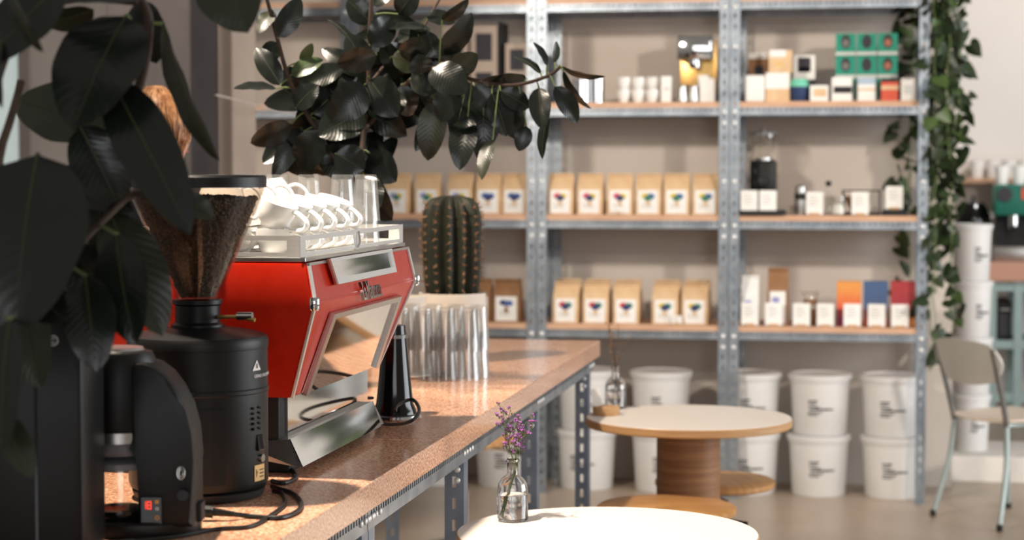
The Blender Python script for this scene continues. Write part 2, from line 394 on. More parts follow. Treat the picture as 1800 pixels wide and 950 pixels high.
# ------------------------------------------------------------------ kraft coffee bags
def bag_mesh(w, d, h, fold=.02):
    bm = newbm(); rings = []
    lv = [(0, 1, .94), (.02, 1, 1), (.25, 1.04, 1.0), (.5, 1.03, 1.0), (.68, .86, .99), (.82, .5, .985), (.93, .2, .98), (1.0, .14, .975)]
    for (k, dd, ww) in lv:
        W = w * ww / 2; D = d * dd; y1 = D * .5 + (1 - dd) * d * .1; y0 = -D * .5 + (1 - dd) * d * .1
        rg = []
        for (ux, uy) in [(-1, 0), (-.93, -1), (-.5, -1.05), (0, -1.08), (.5, -1.05), (.93, -1), (1, 0), (.93, 1), (0, 1.05), (-.93, 1)]:
            y = (y0 + y1) / 2 + uy * D / 2
            rg.append(bm.verts.new((ux * W * (1 if abs(uy) > .1 else (1 if .2 < k < .6 else .96)), y, k * h)))
        rings.append(rg)
    n = 10
    for A, B in zip(rings, rings[1:]):
        for i in range(n): bm.faces.new((A[i], A[(i + 1) % n], B[(i + 1) % n], B[i]))
    bm.faces.new(list(reversed(rings[0]))); bm.faces.new(rings[-1])
    return bm
BAGS = {}
def coffee_bag(px, lev, y, w, h, cols, label, group, rz=0, m='kraft', d=.085, lab=True):
    p = at_y(px, 400, y); t = thing('coffee_bag', label, 'coffee bag', (p.x, y + d / 2, zbase(lev)), rz, group)
    key = (round(w, 3), round(h, 3), m, d)
    if key not in BAGS:
        b = obj('bag', bag_mesh(w, d, h), m, t, 50); f = obj('folded_top', bx(-w * .46, w * .46, -d * .16, d * .1 + .004, h * .955, h * 1.005, bev=.002), m, t, 0)
        L = obj('label', bx(-w * .36, w * .36, -d * .56, -d * .553, h * .03, h * .60), 'paper_white', t, 0)
        BAGS[key] = (b.data, f.data, L.data)
    else:
        b = link('bag', BAGS[key][0], t); f = link('folded_top', BAGS[key][1], t)
        if lab: L = link('label', BAGS[key][2], t)
    if lab:
        for i, c in enumerate(cols):
            bb = newbm(); lathe(bb, [(.0001, 0), (.012, 0), (.012, .0008), (0, .0008)], 14); bmesh.ops.scale(bb, vec=(1.6, 1.15, 1), verts=bb.verts)
            bmesh.ops.rotate(bb, verts=bb.verts, matrix=Matrix.Rotation(PI / 2, 3, 'X'))
            ox, oz = [(-.012, .003), (.013, .001), (.001, -.007)][i]
            obj('emblem_blob', bb, c, L, 0, (ox * w / .131, -d * .561 - .0004 * i, h * .44 + oz))
        li = newbm()
        for i in range(3): box(li, -w * .25, w * (.12 + .05 * (i % 2)), -d * .5625, -d * .56, h * (.26 - .05 * i), h * (.27 - .05 * i))
        obj('print_lines', li, 'ink_grey', L, 0)
    return t
G1 = 'kraft coffee bags on the upper bag shelf'; G2 = 'kraft coffee bags on the lower bag shelf'
YB = SF + .045
for i, px in enumerate([985, 1037, 1089, 1140, 1189, 1240]):
    cols = ('blob_pink', 'blob_yellow', 'blob_navy') if i < 3 else ('blob_yellow', 'blob_blue', 'blob_green')
    em = 'pink and yellow' if i < 3 else 'pale yellow and blue'
    coffee_bag(px, 2, YB, .128, .188, cols, 'kraft bag with %s emblem, %s from left in row of six' % (em, ORD[i]), G1, R(random.uniform(-4, 4)))
for i, px in enumerate([698, 750, 808, 858, 905]):
    cols = ('blob_lilac', 'blob_yellow', 'blob_green') if i < 3 else ('blob_blue', 'blob_blue', 'blob_navy')
    em = 'yellow-green' if i < 3 else 'solid blue'
    coffee_bag(px, 2, YB, .128, .188, cols, 'kraft bag with %s emblem, %s from left on shelf above cactus' % (em, ORD[i]), G1, R(random.uniform(-4, 4)))
for i, px in enumerate([995, 1047, 1100, 1170, 1222]):
    cols = ('blob_red', 'blob_green', 'blob_navy') if i < 3 else ('blob_yellow', 'blob_green', 'blob_navy')
    em = 'red and green' if i < 3 else 'yellow and dark green'
    coffee_bag(px, 3, YB, .128, .188, cols, 'kraft bag with %s emblem, %s from left, low shelf of five' % (em, ORD[i]), G2, R(random.uniform(-4, 4)))
    coffee_bag(px + 4, 3, YB + .12, .128, .196, (), 'kraft coffee bag standing behind the %s bag of the low shelf of five' % ORD[i], G2, 0, lab=False)
for i, (px, c) in enumerate([(838, ('blob_navy',)), (890, ('blob_navy', 'blob_blue'))]):
    coffee_bag(px, 3, YB, .14, .2, c, ['dark kraft coffee bag half hidden by the cactus on the low shelf', 'dark kraft coffee bag with navy emblem right of the cactus'][i], G2, 0, 'kraft_dark')

# ------------------------------------------------------------------ price cards in little wooden feet
CARD = {}
def price_card(px, py_mid, lev, y, label, wpx=29, hpx=40, z0=None, cat='price card'):
    s = y / .984 / F; p = at_y(px, py_mid, y); zb = zbase(lev) if z0 is None else z0
    t = thing('price_card', label, cat, (p.x, y, zb), R(random.uniform(-5, 5)), 'white price cards on the shelves')
    key = (wpx, hpx)
    if key not in CARD:
        wq, hq = wpx * s, hpx * s
        cb = bx(-wq / 2, wq / 2, -.0012, .0012, .004, hq); 
        a = obj('card', cb, 'paper_white', t, 0); f = obj('card_foot', bx(-wq * .28, wq * .28, -.01, .01, 0, .011, bev=.002), 'holder_wood', t, 0)
        li = newbm()
        for k in range(4): box(li, -wq * .32, wq * (.1 + .06 * (k % 3)), -.0018, -.0012, hq * (.8 - .12 * k), hq * (.82 - .12 * k))
        l_ = obj('print_lines', li, 'ink_grey', a, 0); CARD[key] = (a.data, f.data, l_.data)
    else:
        a = link('card', CARD[key][0], t); link('card_foot', CARD[key][1], t); link('print_lines', CARD[key][2], a)
    return t
YC = SF + .025
for px, lab in [(1318, 'white price card in front of the speckled bag'), (1360, 'white price card in front of the tall kraft bag'), (1409, 'white price card standing right of the tall kraft bag'), (1451, 'white price card left of the orange box'),
                (1498, 'white price card in front of the orange box'), (1541, 'white price card in front of the blue box'), (1582, 'white price card in front of the red box')]:
    price_card(px, 555, 3, YC, lab)
price_card(1190, 566, 3, SF + .02, 'tiny white price card between the last two low kraft bags', 18, 16)
price_card(1087, 374, 2, SF + .02, 'tiny price card below the third of six kraft bags', 14, 9)
price_card(1432, 358, 2, YC, 'white price card right of the steel hand grinder')

# ------------------------------------------------------------------ boxed goods
def carton(name, label, cat, px0, px1, pyt, y, d, m, lev=1, z0=None, prints=(), bev=.002, rz=0, group=None):
    a = at_y(px0, pyt, y); b = at_y(px1, pyt, y); w_ = b.x - a.x; zb = zbase(lev) if z0 is None else z0; h = (a.z + b.z) / 2 - zb
    t = thing(name, label, cat, ((a.x + b.x) / 2, y + d / 2, zb), rz, group)
    obj('box', bx(-w_ / 2, w_ / 2, -d / 2, d / 2, 0, h, bev=bev), m, t, 0)
    for (pn, u0, u1, v0, v1, pmn) in prints:
        obj(pn, bx(-w_ / 2 + u0 * w_, -w_ / 2 + u1 * w_, -d / 2 - .0012, -d / 2 + .0002, v0 * h, v1 * h), pmn, t, 0)
    return t, zb + h
# right unit, upper shelf
y1 = SF + .05; y2 = SF + .19
carton('white_box', 'white rounded box at the left end of the upper right shelf', 'box', 1310, 1344, 132, y1, .09, 'paper_white', bev=.008)
_, zt = carton('brown_box', 'plain brown box supporting the dark brown carton', 'box', 1316, 1350, 140, y2, .1, 'kraft_dark')
carton('brown_box', 'dark brown carton with white top behind the white rounded box', 'box', 1316, 1350, 93, y2, .1, 'kraft_dark', z0=zt + .0003, prints=[('lid_band', 0, 1, .78, 1, 'paper_white'), ('print_panel', .3, .8, .1, .5, 'portrait_dark')])
_, zt = carton('kraft_box', 'lower kraft box with broad white band, below its twin', 'box', 1346, 1388, 128, y1 + .012, .1, 'kraft', prints=[('white_band', 0, 1, .45, 1, 'paper_white')])
carton('kraft_box', 'upper kraft box with white lid, stacked beside the mint cup', 'box', 1351, 1392, 88, y1 + .012, .1, 'kraft', z0=zt + .0003, prints=[('white_band', .05, .75, .7, 1, 'paper_white'), ('emblem', .3, .6, .3, .5, 'sticker_yellow')])
_, zt = carton('dark_box', 'plain dark riser box behind the mint cup', 'box', 1395, 1433, 140, y2, .1, 'portrait_dark')
carton('beige_box', 'beige carton with black printed picture above the mint cup', 'box', 1395, 1433, 97, y2, .08, 'paper_white', z0=zt + .0003, prints=[('picture', .2, .8, .3, .9, 'portrait_dark'), ('picture_stripe', .25, .75, .35, .5, 'kraft')])
def cup_thing(name, label, px, y, lev, r, h, m1, m2, cat='cup'):
    p = at_y(px, 150, y); t = thing(name, label, cat, (p.x, y + r, zbase(lev)))
    obj('cup_body', lt([(r * .72, 0), (r * .78, .004), (r, h * .66), (r * .98, h * .66)], 24), m1, t)
    obj('lid', lt([(r * 1.05, h * .66), (r * 1.06, h * .72), (r * .98, h * .76), (r * .9, h * .97), (r * .84, h)], 24), m2, t)
    return t
cup_thing('travel_cup', 'navy reusable cup with mint green lid', 1404, y1, 1, .044, .103, 'navy', 'mint')
carton('paper_packet', 'low cream packet lying right of the mint-lidded cup', 'packet', 1424, 1456, 150, y1, .08, 'paper_white', prints=[('print_band', .2, .9, .3, .8, 'kraft')])
GT = 'teal portrait boxes in a three by three stack'
rows = ['bottom', 'middle', 'top']; colsn = ['left', 'centre', 'right']
zc = zbase(1)
for r_ in range(3):
    for c_ in range(3):
        px0 = 1469 + 37 * c_; yb = y2 - .02
        a = at_y(px0, 100, yb); b = at_y(px0 + 35, 100, yb); w_ = b.x - a.x; h = .104; d = .1
        t = thing('portrait_box', 'teal box with dark round portrait, %s of the %s row' % (colsn[c_], rows[r_]), 'box', ((a.x + b.x) / 2, yb + d / 2, zc), 0, GT)
        obj('box', bx(-w_ / 2, w_ / 2, -d / 2, d / 2, 0, h - .001, bev=.0015), 'teal_box', t, 0)
        obj('band', bx(-w_ / 2 - .0006, w_ / 2 + .0006, -d / 2 - .0008, d / 2, .004, .02), 'teal_lid', t, 0)
        o = newbm(); lathe(o, [(.0001, 0), (.022, 0), (.022, .001), (0, .001)], 18); bmesh.ops.scale(o, vec=(1, 1.45, 1), verts=o.verts); bmesh.ops.rotate(o, verts=o.verts, matrix=Matrix.Rotation(PI / 2, 3, 'X'))
        pt = obj('portrait', o, 'portrait_dark', t, 0, (0, -d / 2 - .0004, .066))
        o = newbm(); lathe(o, [(.0001, 0), (.015, 0), (.015, .001), (0, .001)], 18); bmesh.ops.scale(o, vec=(1, 1.15, 1), verts=o.verts); bmesh.ops.rotate(o, verts=o.verts, matrix=Matrix.Rotation(PI / 2, 3, 'X'))
        obj('oval_patch', o, 'portrait_skin' if c_ == 2 else ('ink_grey' if c_ == 0 else 'portrait_dark'), pt, 0, (0, -.0011, -.006))
    zc += .1042
carton('cup_box', 'white box with black band in front of the teal stack', 'box', 1462, 1498, 136, y1, .07, 'paper_white', prints=[('black_band', .1, .98, .34, .62, 'black_matte')])
carton('cup_box', 'pale blue and cream box in front of the teal stack', 'box', 1508, 1539, 137, y1, .07, 'paper_white', prints=[('blue_band', 0, 1, .72, 1, 'pale_blue'), ('tan_band', 0, 1, .45, .55, 'kraft')])
carton('red_box', 'small red box with dark top in front of the teal stack', 'box', 1549, 1579, 138, y1, .07, 'red_box', prints=[('dark_top', 0, 1, .85, 1, 'black_matte'), ('grey_band', 0, 1, .5, .68, 'kraft')])
carton('cream_box', 'small cream box at the right end of the upper shelf', 'box', 1584, 1610, 137, y1 + .01, .06, 'paper_white', prints=[('print_panel', .2, .8, .3, .7, 'teal_lid')])
# right unit, lowest shelf
def tall_bag(px, label, m, w, h, lab):
    t = coffee_bag(px, 3, SF + .06, w, h, ('blob_lilac',), label, 'tall bags on the right unit', 0, m, .08)
    return t
tall_bag(1319, 'tall white speckled coffee bag at left of the low right shelf', 'paper_white', .085, .225, True)
tall_bag(1368, 'tall brown kraft coffee bag with white label', 'kraft_dark', .098, .262, True)
for px0, px1, m, n in [(1471, 1514, 'cover_orange', 'orange'), (1518, 1561, 'cover_blue', 'blue'), (1566, 1609, 'cover_red', 'dark red')]:
    carton('gradient_box', '%s gradient box standing on the low right shelf' % n, 'box', px0, px1, 495, SF + .09, .05, m, lev=3)
carton('small_tin', 'small brown carton between two price cards', 'box', 1422, 1438, 545, SF + .1, .05, 'kraft_dark', lev=3)
# glass carafe on the low shelf
p = at_y(1424, 540, SF + .2); t = thing('glass_carafe', 'empty glass carafe behind the price cards on the low shelf', 'carafe', (p.x, SF + .2, zbase(3)))
obj('glass_body', lt([(.04, 0), (.05, .01), (.052, .05), (.03, .09), (.028, .11), (.045, .15), (.0435, .15), (.027, .11), (.028, .09), (.05, .05), (.048, .012), (.0, .008)], 24, cap0=True, cap1=False), 'glass_thin', t)
obj('wood_collar', lt([(.031, .09), (.033, .1), (.031, .11)], 20, cap0=False, cap1=False), 'kraft_dark', t)
# right unit, middle shelf
zt = zbase(2)
p0, p1 = at_y(1300, 390, SF - .012), at_y(1377, 390, SF - .012)
t = thing('black_tray', 'black tray under two price cards at the shelf edge', 'tray', ((p0.x + p1.x) / 2, SF + .06, zt))
wd = p1.x - p0.x; bm = newbm(); box(bm, -wd / 2, wd / 2, -.07, .1, 0, .006); box(bm, -wd / 2, wd / 2, -.074, -.07, 0, .022); box(bm, -wd / 2, wd / 2, .1, .104, 0, .022); box(bm, -wd / 2 - .004, -wd / 2, -.074, .104, 0, .022); box(bm, wd / 2, wd / 2 + .004, -.074, .104, 0, .022)
obj('tray_body', bm, 'black_matte', t, 0)
price_card(1317, 358, 2, SF + .012, 'left of the two white price cards on the black tray', z0=zt + .0065)
price_card(1350, 358, 2, SF + .012, 'right of the two white price cards on the black tray', z0=zt + .0065)
p = at_y(1339, 320, SF + .11); t = thing('electric_grinder', 'black electric coffee grinder with clear hopper on the shelf', 'grinder', (p.x, SF + .25, zt))
obj('body', bx(-.06, .06, -.07, .07, 0, .25, bev=.012), 'black_plastic', t); obj('collar', lt([(.045, .25), (.045, .262), (.03, .262)], 24), 'steel_brushed', t)
obj('hopper', lt([(.032, .262), (.066, .33), (.066, .37), (.064, .37), (.064, .331), (.03, .264)], 28, cap0=False, cap1=False), 'glass_thin', t); obj('hopper_lid', lt([(.066, .37), (.066, .378), (.02, .384), (.018, .395), (0, .396)], 24), 'blade_smoke', t)
obj('chute', bx(-.018, .018, -.1, -.07, .12, .17, bev=.004), 'black_plastic', t); obj('dial', lt([(.02, .2), (.02, .21)], 16), 'black_gloss', t, loc=(0, 0, .04))
p = at_y(1407, 350, SF + .05); t = thing('hand_grinder', 'slim steel and black hand grinder beside a price card', 'hand grinder', (p.x, SF + .06, zt))
obj('steel_cup', lt([(.024, 0), (.025, .004), (.025, .07)], 24), 'steel_brushed', t); obj('black_band', lt([(.027, .07), (.027, .1)], 24), 'black_matte', t); obj('upper_barrel', lt([(.024, .1), (.024, .128), (.016, .136), (0, .138)], 24), 'steel_brushed', t)
p = at_y(1456, 350, SF + .12); t = thing('pour_over_set', 'glass pour-over server with black knob behind the cards', 'carafe', (p.x, SF + .14, zt))
obj('server', lt([(.03, 0), (.045, .008), (.046, .05), (.03, .085), (.0295, .085), (.045, .05), (.043, .01), (0, .009)], 24, cap1=False), 'glass_thin', t); obj('plunger_rod', lt([(.003, .01), (.003, .13)], 8), 'steel_brushed', t); obj('knob', lt([(.004, .128), (.014, .14), (.014, .15), (.006, .155), (0, .155)], 16), 'black_matte', t)
p = at_y(1473, 360, SF + .04); t = thing('small_jar', 'small glass jar of pale sachets on the shelf', 'jar', (p.x, SF + .06, zt))
obj('glass_body', lt([(.034, 0), (.036, .005), (.036, .09), (.034, .09), (.034, .006), (0, .005)], 24, cap1=False), 'glass_thin', t); obj('contents', lt([(.03, .007), (.031, .03), (.02, .05), (0, .055)], 16), 'paper_white', t)
p0, p1 = at_y(1480, 350, SF + .06), at_y(1548, 350, SF + .06); zsc = zt
t = thing('glass_case', 'dark smoked display case behind a price card', 'display case', ((p0.x + p1.x) / 2, SF + .13, zt)); wd = p1.x - p0.x
bm = newbm(); box(bm, -wd / 2, wd / 2, -.06, .06, 0, .012); box(bm, -wd / 2, wd / 2, -.06, .06, .108, .114)
for sx in (-1, 1):
    for sy in (-1, 1): box(bm, sx * (wd / 2 - .004) - .004, sx * (wd / 2 - .004) + .004, sy * .056 - .004, sy * .056 + .004, .012, .108)
obj('frame', bm, 'black_matte', t, 0); obj('dripper', lt([(.02, .0125), (.02, .02), (.05, .085), (.048, .085), (.018, .022)], 20), 'kraft_dark', t, loc=(-.03, 0, 0))
price_card(1512, 353, 2, SF + .03, 'white price card in front of the smoked case', z0=zt)
p0, p1 = at_y(1550, 370, SF + .02), at_y(1596, 370, SF + .02)
t = thing('black_scale', 'flat black scale under the last price card', 'scale', ((p0.x + p1.x) / 2, SF + .09, zt)); wd = p1.x - p0.x
obj('scale_body', bx(-wd / 2, wd / 2, -.07, .07, 0, .022, bev=.004), 'black_matte', t); obj('weighing_plate', bx(-wd / 2 + .006, wd / 2 - .006, -.045, .065, .022, .0255, bev=.002), 'black_gloss', t)
price_card(1572, 347, 2, SF + .06, 'white price card standing on the flat black scale', z0=zt + .026)
# middle unit, upper shelf
for px, rr, hh, lab in [(1020, .04, .1, 'shorter steel canister behind the rubber plant tip'), (1047, .034, .108, 'taller steel canister right of the rubber plant tip')]:
    p = at_y(px, 160, SF + .06); t = thing('steel_canister', lab, 'canister', (p.x, SF + .1, zbase(1)))
    obj('can', lt([(rr, 0), (rr, hh), (rr * .96, hh)], 28), 'chrome', t); obj('can_lid', lt([(rr * 1.03, hh), (rr * 1.03, hh + .008), (rr * .3, hh + .012), (0, hh + .012)], 28), 'chrome', t)
def cupmesh(r, h, thick=.0035, foot=.6):
    return lt([(r * foot, 0), (r * foot, .004), (r * .8, h * .22), (r * .95, h * .6), (r, h), (r - thick, h), (r * .95 - thick, h * .6), (r * .8 - thick, h * .24), (r * foot - .002, .009), (0, .008)], 28, cap1=False)
def handlemesh(r, h, s=1.12, th=.0045):
    b_ = tb(smoothpts([(r * .9, 0, h * .82), (r * 1.2, 0, h * .86), (r * 1.62 * s, 0, h * .66), (r * 1.55 * s, 0, h * .36), (r * 1.1, 0, h * .2), (r * .78, 0, h * .22)], 4), th, 8)
    bmesh.ops.scale(b_, vec=(1, 1.9, 1), verts=b_.verts); return b_
p = at_y(1105, 160, SF + .05)
CUPS = {}
def cup(label, loc, rot=(0, 0, 0), r=.04, h=.058, group='white cups', m='porcelain', name='coffee_cup'):
    t = thing(name, label, 'cup', loc, 0, group); t.rotation_euler = rot
    if (r, h) not in CUPS:
        a = obj('cup_body', cupmesh(r, h), m, t, 60); b = obj('handle', handlemesh(r, h, 1.12 if r < .045 else .92), m, t, 60); CUPS[(r, h)] = (a.data, b.data)
    else: link('cup_body', CUPS[(r, h)][0], t); link('handle', CUPS[(r, h)][1], t)
    return t
k = 0
for i, px in enumerate([1096, 1121, 1146, 1164]):
    for j in range(2 if i < 3 else 1):
        x = at_y(px, 160, SF + .06).x + (.02 if i == 3 else 0)
        if i == 3: continue
        cup('white display cup, %s level, %s from left on upper middle shelf' % (['lower', 'upper'][j], ORD[i]), (x, SF + .075 + .015 * j, zbase(1) + .0585 * j), (0, 0, R(60 + 8 * i + 14 * j)), .031, .058, 'white cups on the upper middle shelf')
carton('white_box', 'white carton right of the display cups', 'box', 1162, 1180, 134, SF + .05, .08, 'paper_white', prints=[('print_lines', .3, .8, .5, .54, 'ink_grey')])
# domestic espresso machine, gold and steel
p = at_y(1222, 150, SF + .12); t = thing('home_espresso_machine', 'small gold and steel espresso machine on the upper middle shelf', 'espresso machine', (p.x, SF + .24, zbase(1)))
obj('back_panel', bx(-.085, .085, .04, .1, 0, .3, bev=.004), 'gold', t); obj('head', bx(-.085, .078, -.1, .04, .2, .31, bev=.006), 'steel_mirror', t); obj('drip_base', bx(-.085, .085, -.1, .04, 0, .05, bev=.004), 'steel_brushed', t)
obj('group_head', lt([(.03, .165), (.03, .2)], 24), 'chrome', t, loc=(-.01, -.04, 0)); obj('portafilter', tb([(-.01, -.06, .17), (-.01, -.15, .165)], .011, 10), 'black_plastic', t); obj('knob', lt([(.014, 0), (.016, .02), (0, .022)], 16), 'chrome', t, loc=(.06, -.105, .26))
for px, lab in [(1199, 'small steel milk jug below the home espresso machine'), (1219, 'second small steel jug, right one below the home machine')]:
    pp = at_y(px, 160, SF + .05); t = thing('milk_jug', lab, 'jug', (pp.x, SF + .06, zbase(1)), 0, 'small steel jugs')
    rr = .024; obj('jug_body', lt([(rr, 0), (rr * 1.05, .01), (rr * .8, .06), (rr * .86, .075), (rr * .82, .075), (rr * .76, .06), (rr, .012), (0, .01)], 20, cap1=False), 'steel_brushed', t); obj('handle', tb(smoothpts([(rr * .8, 0, .065), (rr * 1.5, 0, .06), (rr * 1.5, 0, .025), (rr, 0, .015)], 4), .003, 6), 'steel_brushed', t)
carton('white_box', 'white box right of the small steel jugs', 'box', 1230, 1256, 138, SF + .04, .07, 'paper_white')
carton('white_box', 'taller white box behind the steel jugs', 'box', 1227, 1247, 132, SF + .112, .025, 'paper_white')
# unit behind the plants, upper shelf: dark-windowed cartons
for px0, px1, pyt, lab in [(777, 822, 45, 'tall grey-beige carton with dark window, left of three'), (827, 874, 45, 'tall grey-beige carton with dark windows, middle of three'), (888, 930, 76, 'shorter grey-beige carton with dark window, right of three')]:
    carton('brewer_carton', lab, 'box', px0, px1, pyt, SF + .1, .12, 'pillar_plaster', prints=[('dark_window', .2, .8, .55, .9, 'portrait_dark'), ('dark_panel', .2, .8, .12, .4, 'portrait_dark')])
carton('black_board', 'thin black board standing between two cartons', 'board', 876, 880, 38, SF + .1, .2, 'black_matte')
carton('white_box', 'small white box below the hanging rubber leaves', 'box', 733, 762, 164, SF + .04, .06, 'paper_white')
carton('brown_box', 'small red-brown box below the hanging rubber leaves', 'box', 712, 731, 160, SF + .04, .06, 'red_box')

# ------------------------------------------------------------------ buckets
def bucket_parts(r, h):
    body = lt([(r * .84, 0), (r * .86, .006), (r * .955, h * .86), (r * .955, h * .88), (r, h * .88), (r, h * .915), (r * .97, h * .92)], 36)
    lid = lt([(r * .98, h * .92), (r * 1.035, h * .92), (r * 1.04, h * .985), (r * 1.0, h * .998), (r * .9, h), (r * .88, h * .985), (0, h * .985)], 36)
    lines = newbm()
    for (u0, u1, v0, v1) in [(0, .38, .56, .60), (0, .32, .515, .545), (0, .45, .47, .50), (.05, 1.0, .425, .465), (0, .55, .38, .41), (0, .42, .335, .365)]:
        n = 10; n = max(3, int(n * (u1 - u0)) + 1)
        for i in range(n):      # broken strokes: the print is too soft in the photo to be read
            ua = u0 + (u1 - u0) * i / n; ub = u0 + (u1 - u0) * (i + .86) / n
            g = lambda u: R(-113 + 52 * u)
            va, vb = v0 + .004 + random.uniform(-.004, .004), v1 - .004 + random.uniform(-.004, .004)
            rr = lambda v: r * (.86 + (.955 - .86) * v / .86) + .0008
            q = [lines.verts.new((rr(v) * math.cos(g(u)), rr(v) * math.sin(g(u)), v * h)) for (u, v) in ((ua, va), (ub, va), (ub, vb), (ua, vb))]
            lines.faces.new(q)
    return body, lid, lines
BK = {}
def bucket(label, loc, rz, r=.142, h=.281, group='white buckets stored under the shelving'):
    t = thing('storage_bucket', label, 'bucket', loc, rz, group)
    if (r, h) not in BK:
        a, b, c = bucket_parts(r, h); A = obj('bucket_body', a, 'bucket_white', t); B = obj('lid', b, 'bucket_white', t); C_ = obj('printed_text', c, 'ink_black', t, 0); BK[(r, h)] = (A.data, B.data, C_.data)
    else: link('bucket_body', BK[(r, h)][0], t); link('lid', BK[(r, h)][1], t); link('printed_text', BK[(r, h)][2], t)
spots_b = [(1568, 'in the right corner of the shelving'), (1440, 'left of the corner stack under the right unit'), (1318, 'behind the post shared with the middle unit'), (1161, 'behind the far table column'), (1030, 'beside the counter end leg'), (884, 'seen under the counter'), (760, 'deep under the counter')]
for i, (px, lab) in enumerate(spots_b):
    x = at_y(px, 800, SF + .2).x
    for j in range(2):
        bucket('%s white lidded bucket with black print, %s' % (['lower', 'upper'][j], lab), (x + random.uniform(-.005, .005), SF + .215, .0005 + j * .2815), R(random.uniform(-14, 10)) + R(8))
for j in range(4):
    x = at_y(1709, 600, 10.0).x
    bucket('slim white bucket, %s from the plinth in the stack by the chair' % ORD[j], (x + random.uniform(-.004, .004), 10.0, .126 + j * .2785), R(25 + random.uniform(-8, 8)), .094, .278, 'slim white buckets stacked on the plinth')

# ================================================================== COUNTER
CZ = .93; CX1 = -.9; CX0 = -1.62; CY0 = 1.7; CY1 = 6.606; TH = .052
t = thing('counter', 'long counter with speckled copper-brown terrazzo top and slotted steel frame', 'counter', (CX1, CY0, 0))
CNT = t
segs = [(CY0, 4.085), (4.085, CY1)]
for a, b in segs:
    obj('worktop_slab', bx(CX0 - CX1, 0, a - CY0 + .0004, b - CY0 - .0004, CZ - TH, CZ, bev=.002), 'terrazzo', t, 0)
zr = CZ - TH - .04
rails = [(CY0 + .02, 3.52), (3.525, 6.5)]
for a, b in rails:
    sb = strip(newbm(), b - a, .04, .0025, .011, .011, .0185, 'y', .72); box(sb, -.03, 0, 0, b - a, .0375, .04)
    obj('front_rail', sb, 'galvanised', t, 0, (-.012, a - CY0, zr))
    obj('rear_rail', bx(0, .0025, 0, b - a, 0, .04), 'galvanised', t, 0, (CX0 - CX1 + .012, a - CY0, zr))
legm = strip(newbm(), zr + .04, .045, .003, .026, .010, .05, 'z'); box(legm, .042, .045, .003, .045, 0, zr + .04)
lgm = bpy.data.meshes.new('leg'); legm.to_mesh(lgm); legm.free(); lgm.materials.append(M['galvanised_blue'])
legm = strip(newbm(), zr + .04, .045, .003, .026, .010, .05, 'z'); box(legm, 0, .003, .003, .045, 0, zr + .04)
lgm2 = bpy.data.meshes.new('leg'); legm.to_mesh(lgm2); legm.free(); lgm2.materials.append(M['galvanised_blue'])
for y in (1.9, 3.5, 3.55, 4.42, 5.42, 6.44):
    link('leg', lgm, t, (-.06, y - CY0, 0)); link('leg', lgm2, t, (CX0 - CX1 + .02, y - CY0, 0))
    for dy in (-.03, .0, .03, .06):
        o = link('bolt', bom, t, (-.009, y - CY0 + dy, zr + .022)); o.rotation_euler = (0, 0, PI / 2); o.scale = (.62, .62, .62)
    for dz in (.05, .075):
        o = link('bolt', bom, t, (-.03, y - CY0 - .0005, zr - dz + .03)); o.scale = (.7, .7, .7)
obj('cross_rail', strip(newbm(), .7, .04, .0025, .011, .011, .0185, 'x', .7), 'galvanised', t, 0, (-.76, 6.5 - CY0, zr))
obj('back_panel', bx(CX0 - CX1 + .03, CX0 - CX1 + .045, 0.05, 3.5, .06, zr), 'under_panel', t, 0)
def on_counter(px, py): return at_z(px, py, CZ)

# ------------------------------------------------------------------ big espresso machine
MO = Vector((-1.28, 3.89, CZ))
em = thing('espresso_machine', 'red and steel espresso machine with cups on top, seen from behind', 'espresso machine', MO)
lv = {'b': (.215, .335, .147), 'c': (.28, .405, .328), 't': (.265, .396, .401)}
def corner(k, sx, sy):
    a = lv[k]; return Vector((sx * a[0], sy * a[1], a[2]))
bm = newbm(); rg = []
for k in 'bct': rg.append([bm.verts.new(corner(k, sx, sy)) for sx, sy in ((-1, -1), (1, -1), (1, 1), (-1, 1))])
for A, B in zip(rg, rg[1:]):
    for i in range(4): bm.faces.new((A[i], A[(i + 1) % 4], B[(i + 1) % 4], B[i]))
bm.faces.new(list(reversed(rg[0]))); bm.faces.new(rg[-1])
bmesh.ops.bevel(bm, geom=list(bm.edges), offset=.0025, segments=2, affect='EDGES')
body = obj('body', bm, 'red_lacquer', em, 30)
def facet(lo, hi, s, tt, out=0.0):
    """point on the rear facet between levels lo and hi; s runs away along the machine, tt upwards"""
    a = corner(lo, 1, -1).lerp(corner(lo, 1, 1), s); b = corner(hi, 1, -1).lerp(corner(hi, 1, 1), s); p = a.lerp(b, tt)
    n = (corner(lo, 1, 1) - corner(lo, 1, -1)).cross(corner(hi, 1, -1) - corner(lo, 1, -1)).normalized()
    if n.x < 0: n = -n
    return p + n * out
def bars(bm, quads, th):
    for q in quads: quadplate(bm, q, th)
# steel edge strips up the four rear corners, mirrored panel with frame, upper badge window
for s0, s1 in ((0, .014), (.986, 1)):
    bm = newbm(); bars(bm, [[facet('b', 'c', s, v, .0006) for s, v in ((s0, 0), (s1, 0), (s1, 1), (s0, 1))], [facet('c', 't', s, v, .0006) for s, v in ((s0, 0), (s1, 0), (s1, 1), (s0, 1))]], .004)
    obj('edge_strip', bm, 'steel_satin', em, 0)
mirror = [(.1, .0), (.935, .0), (.86, .86), (.165, .86)]
q = [facet('b', 'c', s, v, .0015) for s, v in mirror]
obj('mirror_panel', quadplate(newbm(), q, .003), 'steel_mirror', em, 0)
inn = [(.135, .0), (.905, .0), (.835, .80), (.195, .80)]
bm = newbm(); N4 = 4
for i in range(4):
    j = (i + 1) % 4
    if i == 0: continue
    quadplate(bm, [facet('b', 'c', *mirror[i], .003), facet('b', 'c', *mirror[j], .003), facet('b', 'c', *inn[j], .003), facet('b', 'c', *inn[i], .003)], .008)
obj('panel_frame', bm, 'steel_brushed', em, 0)
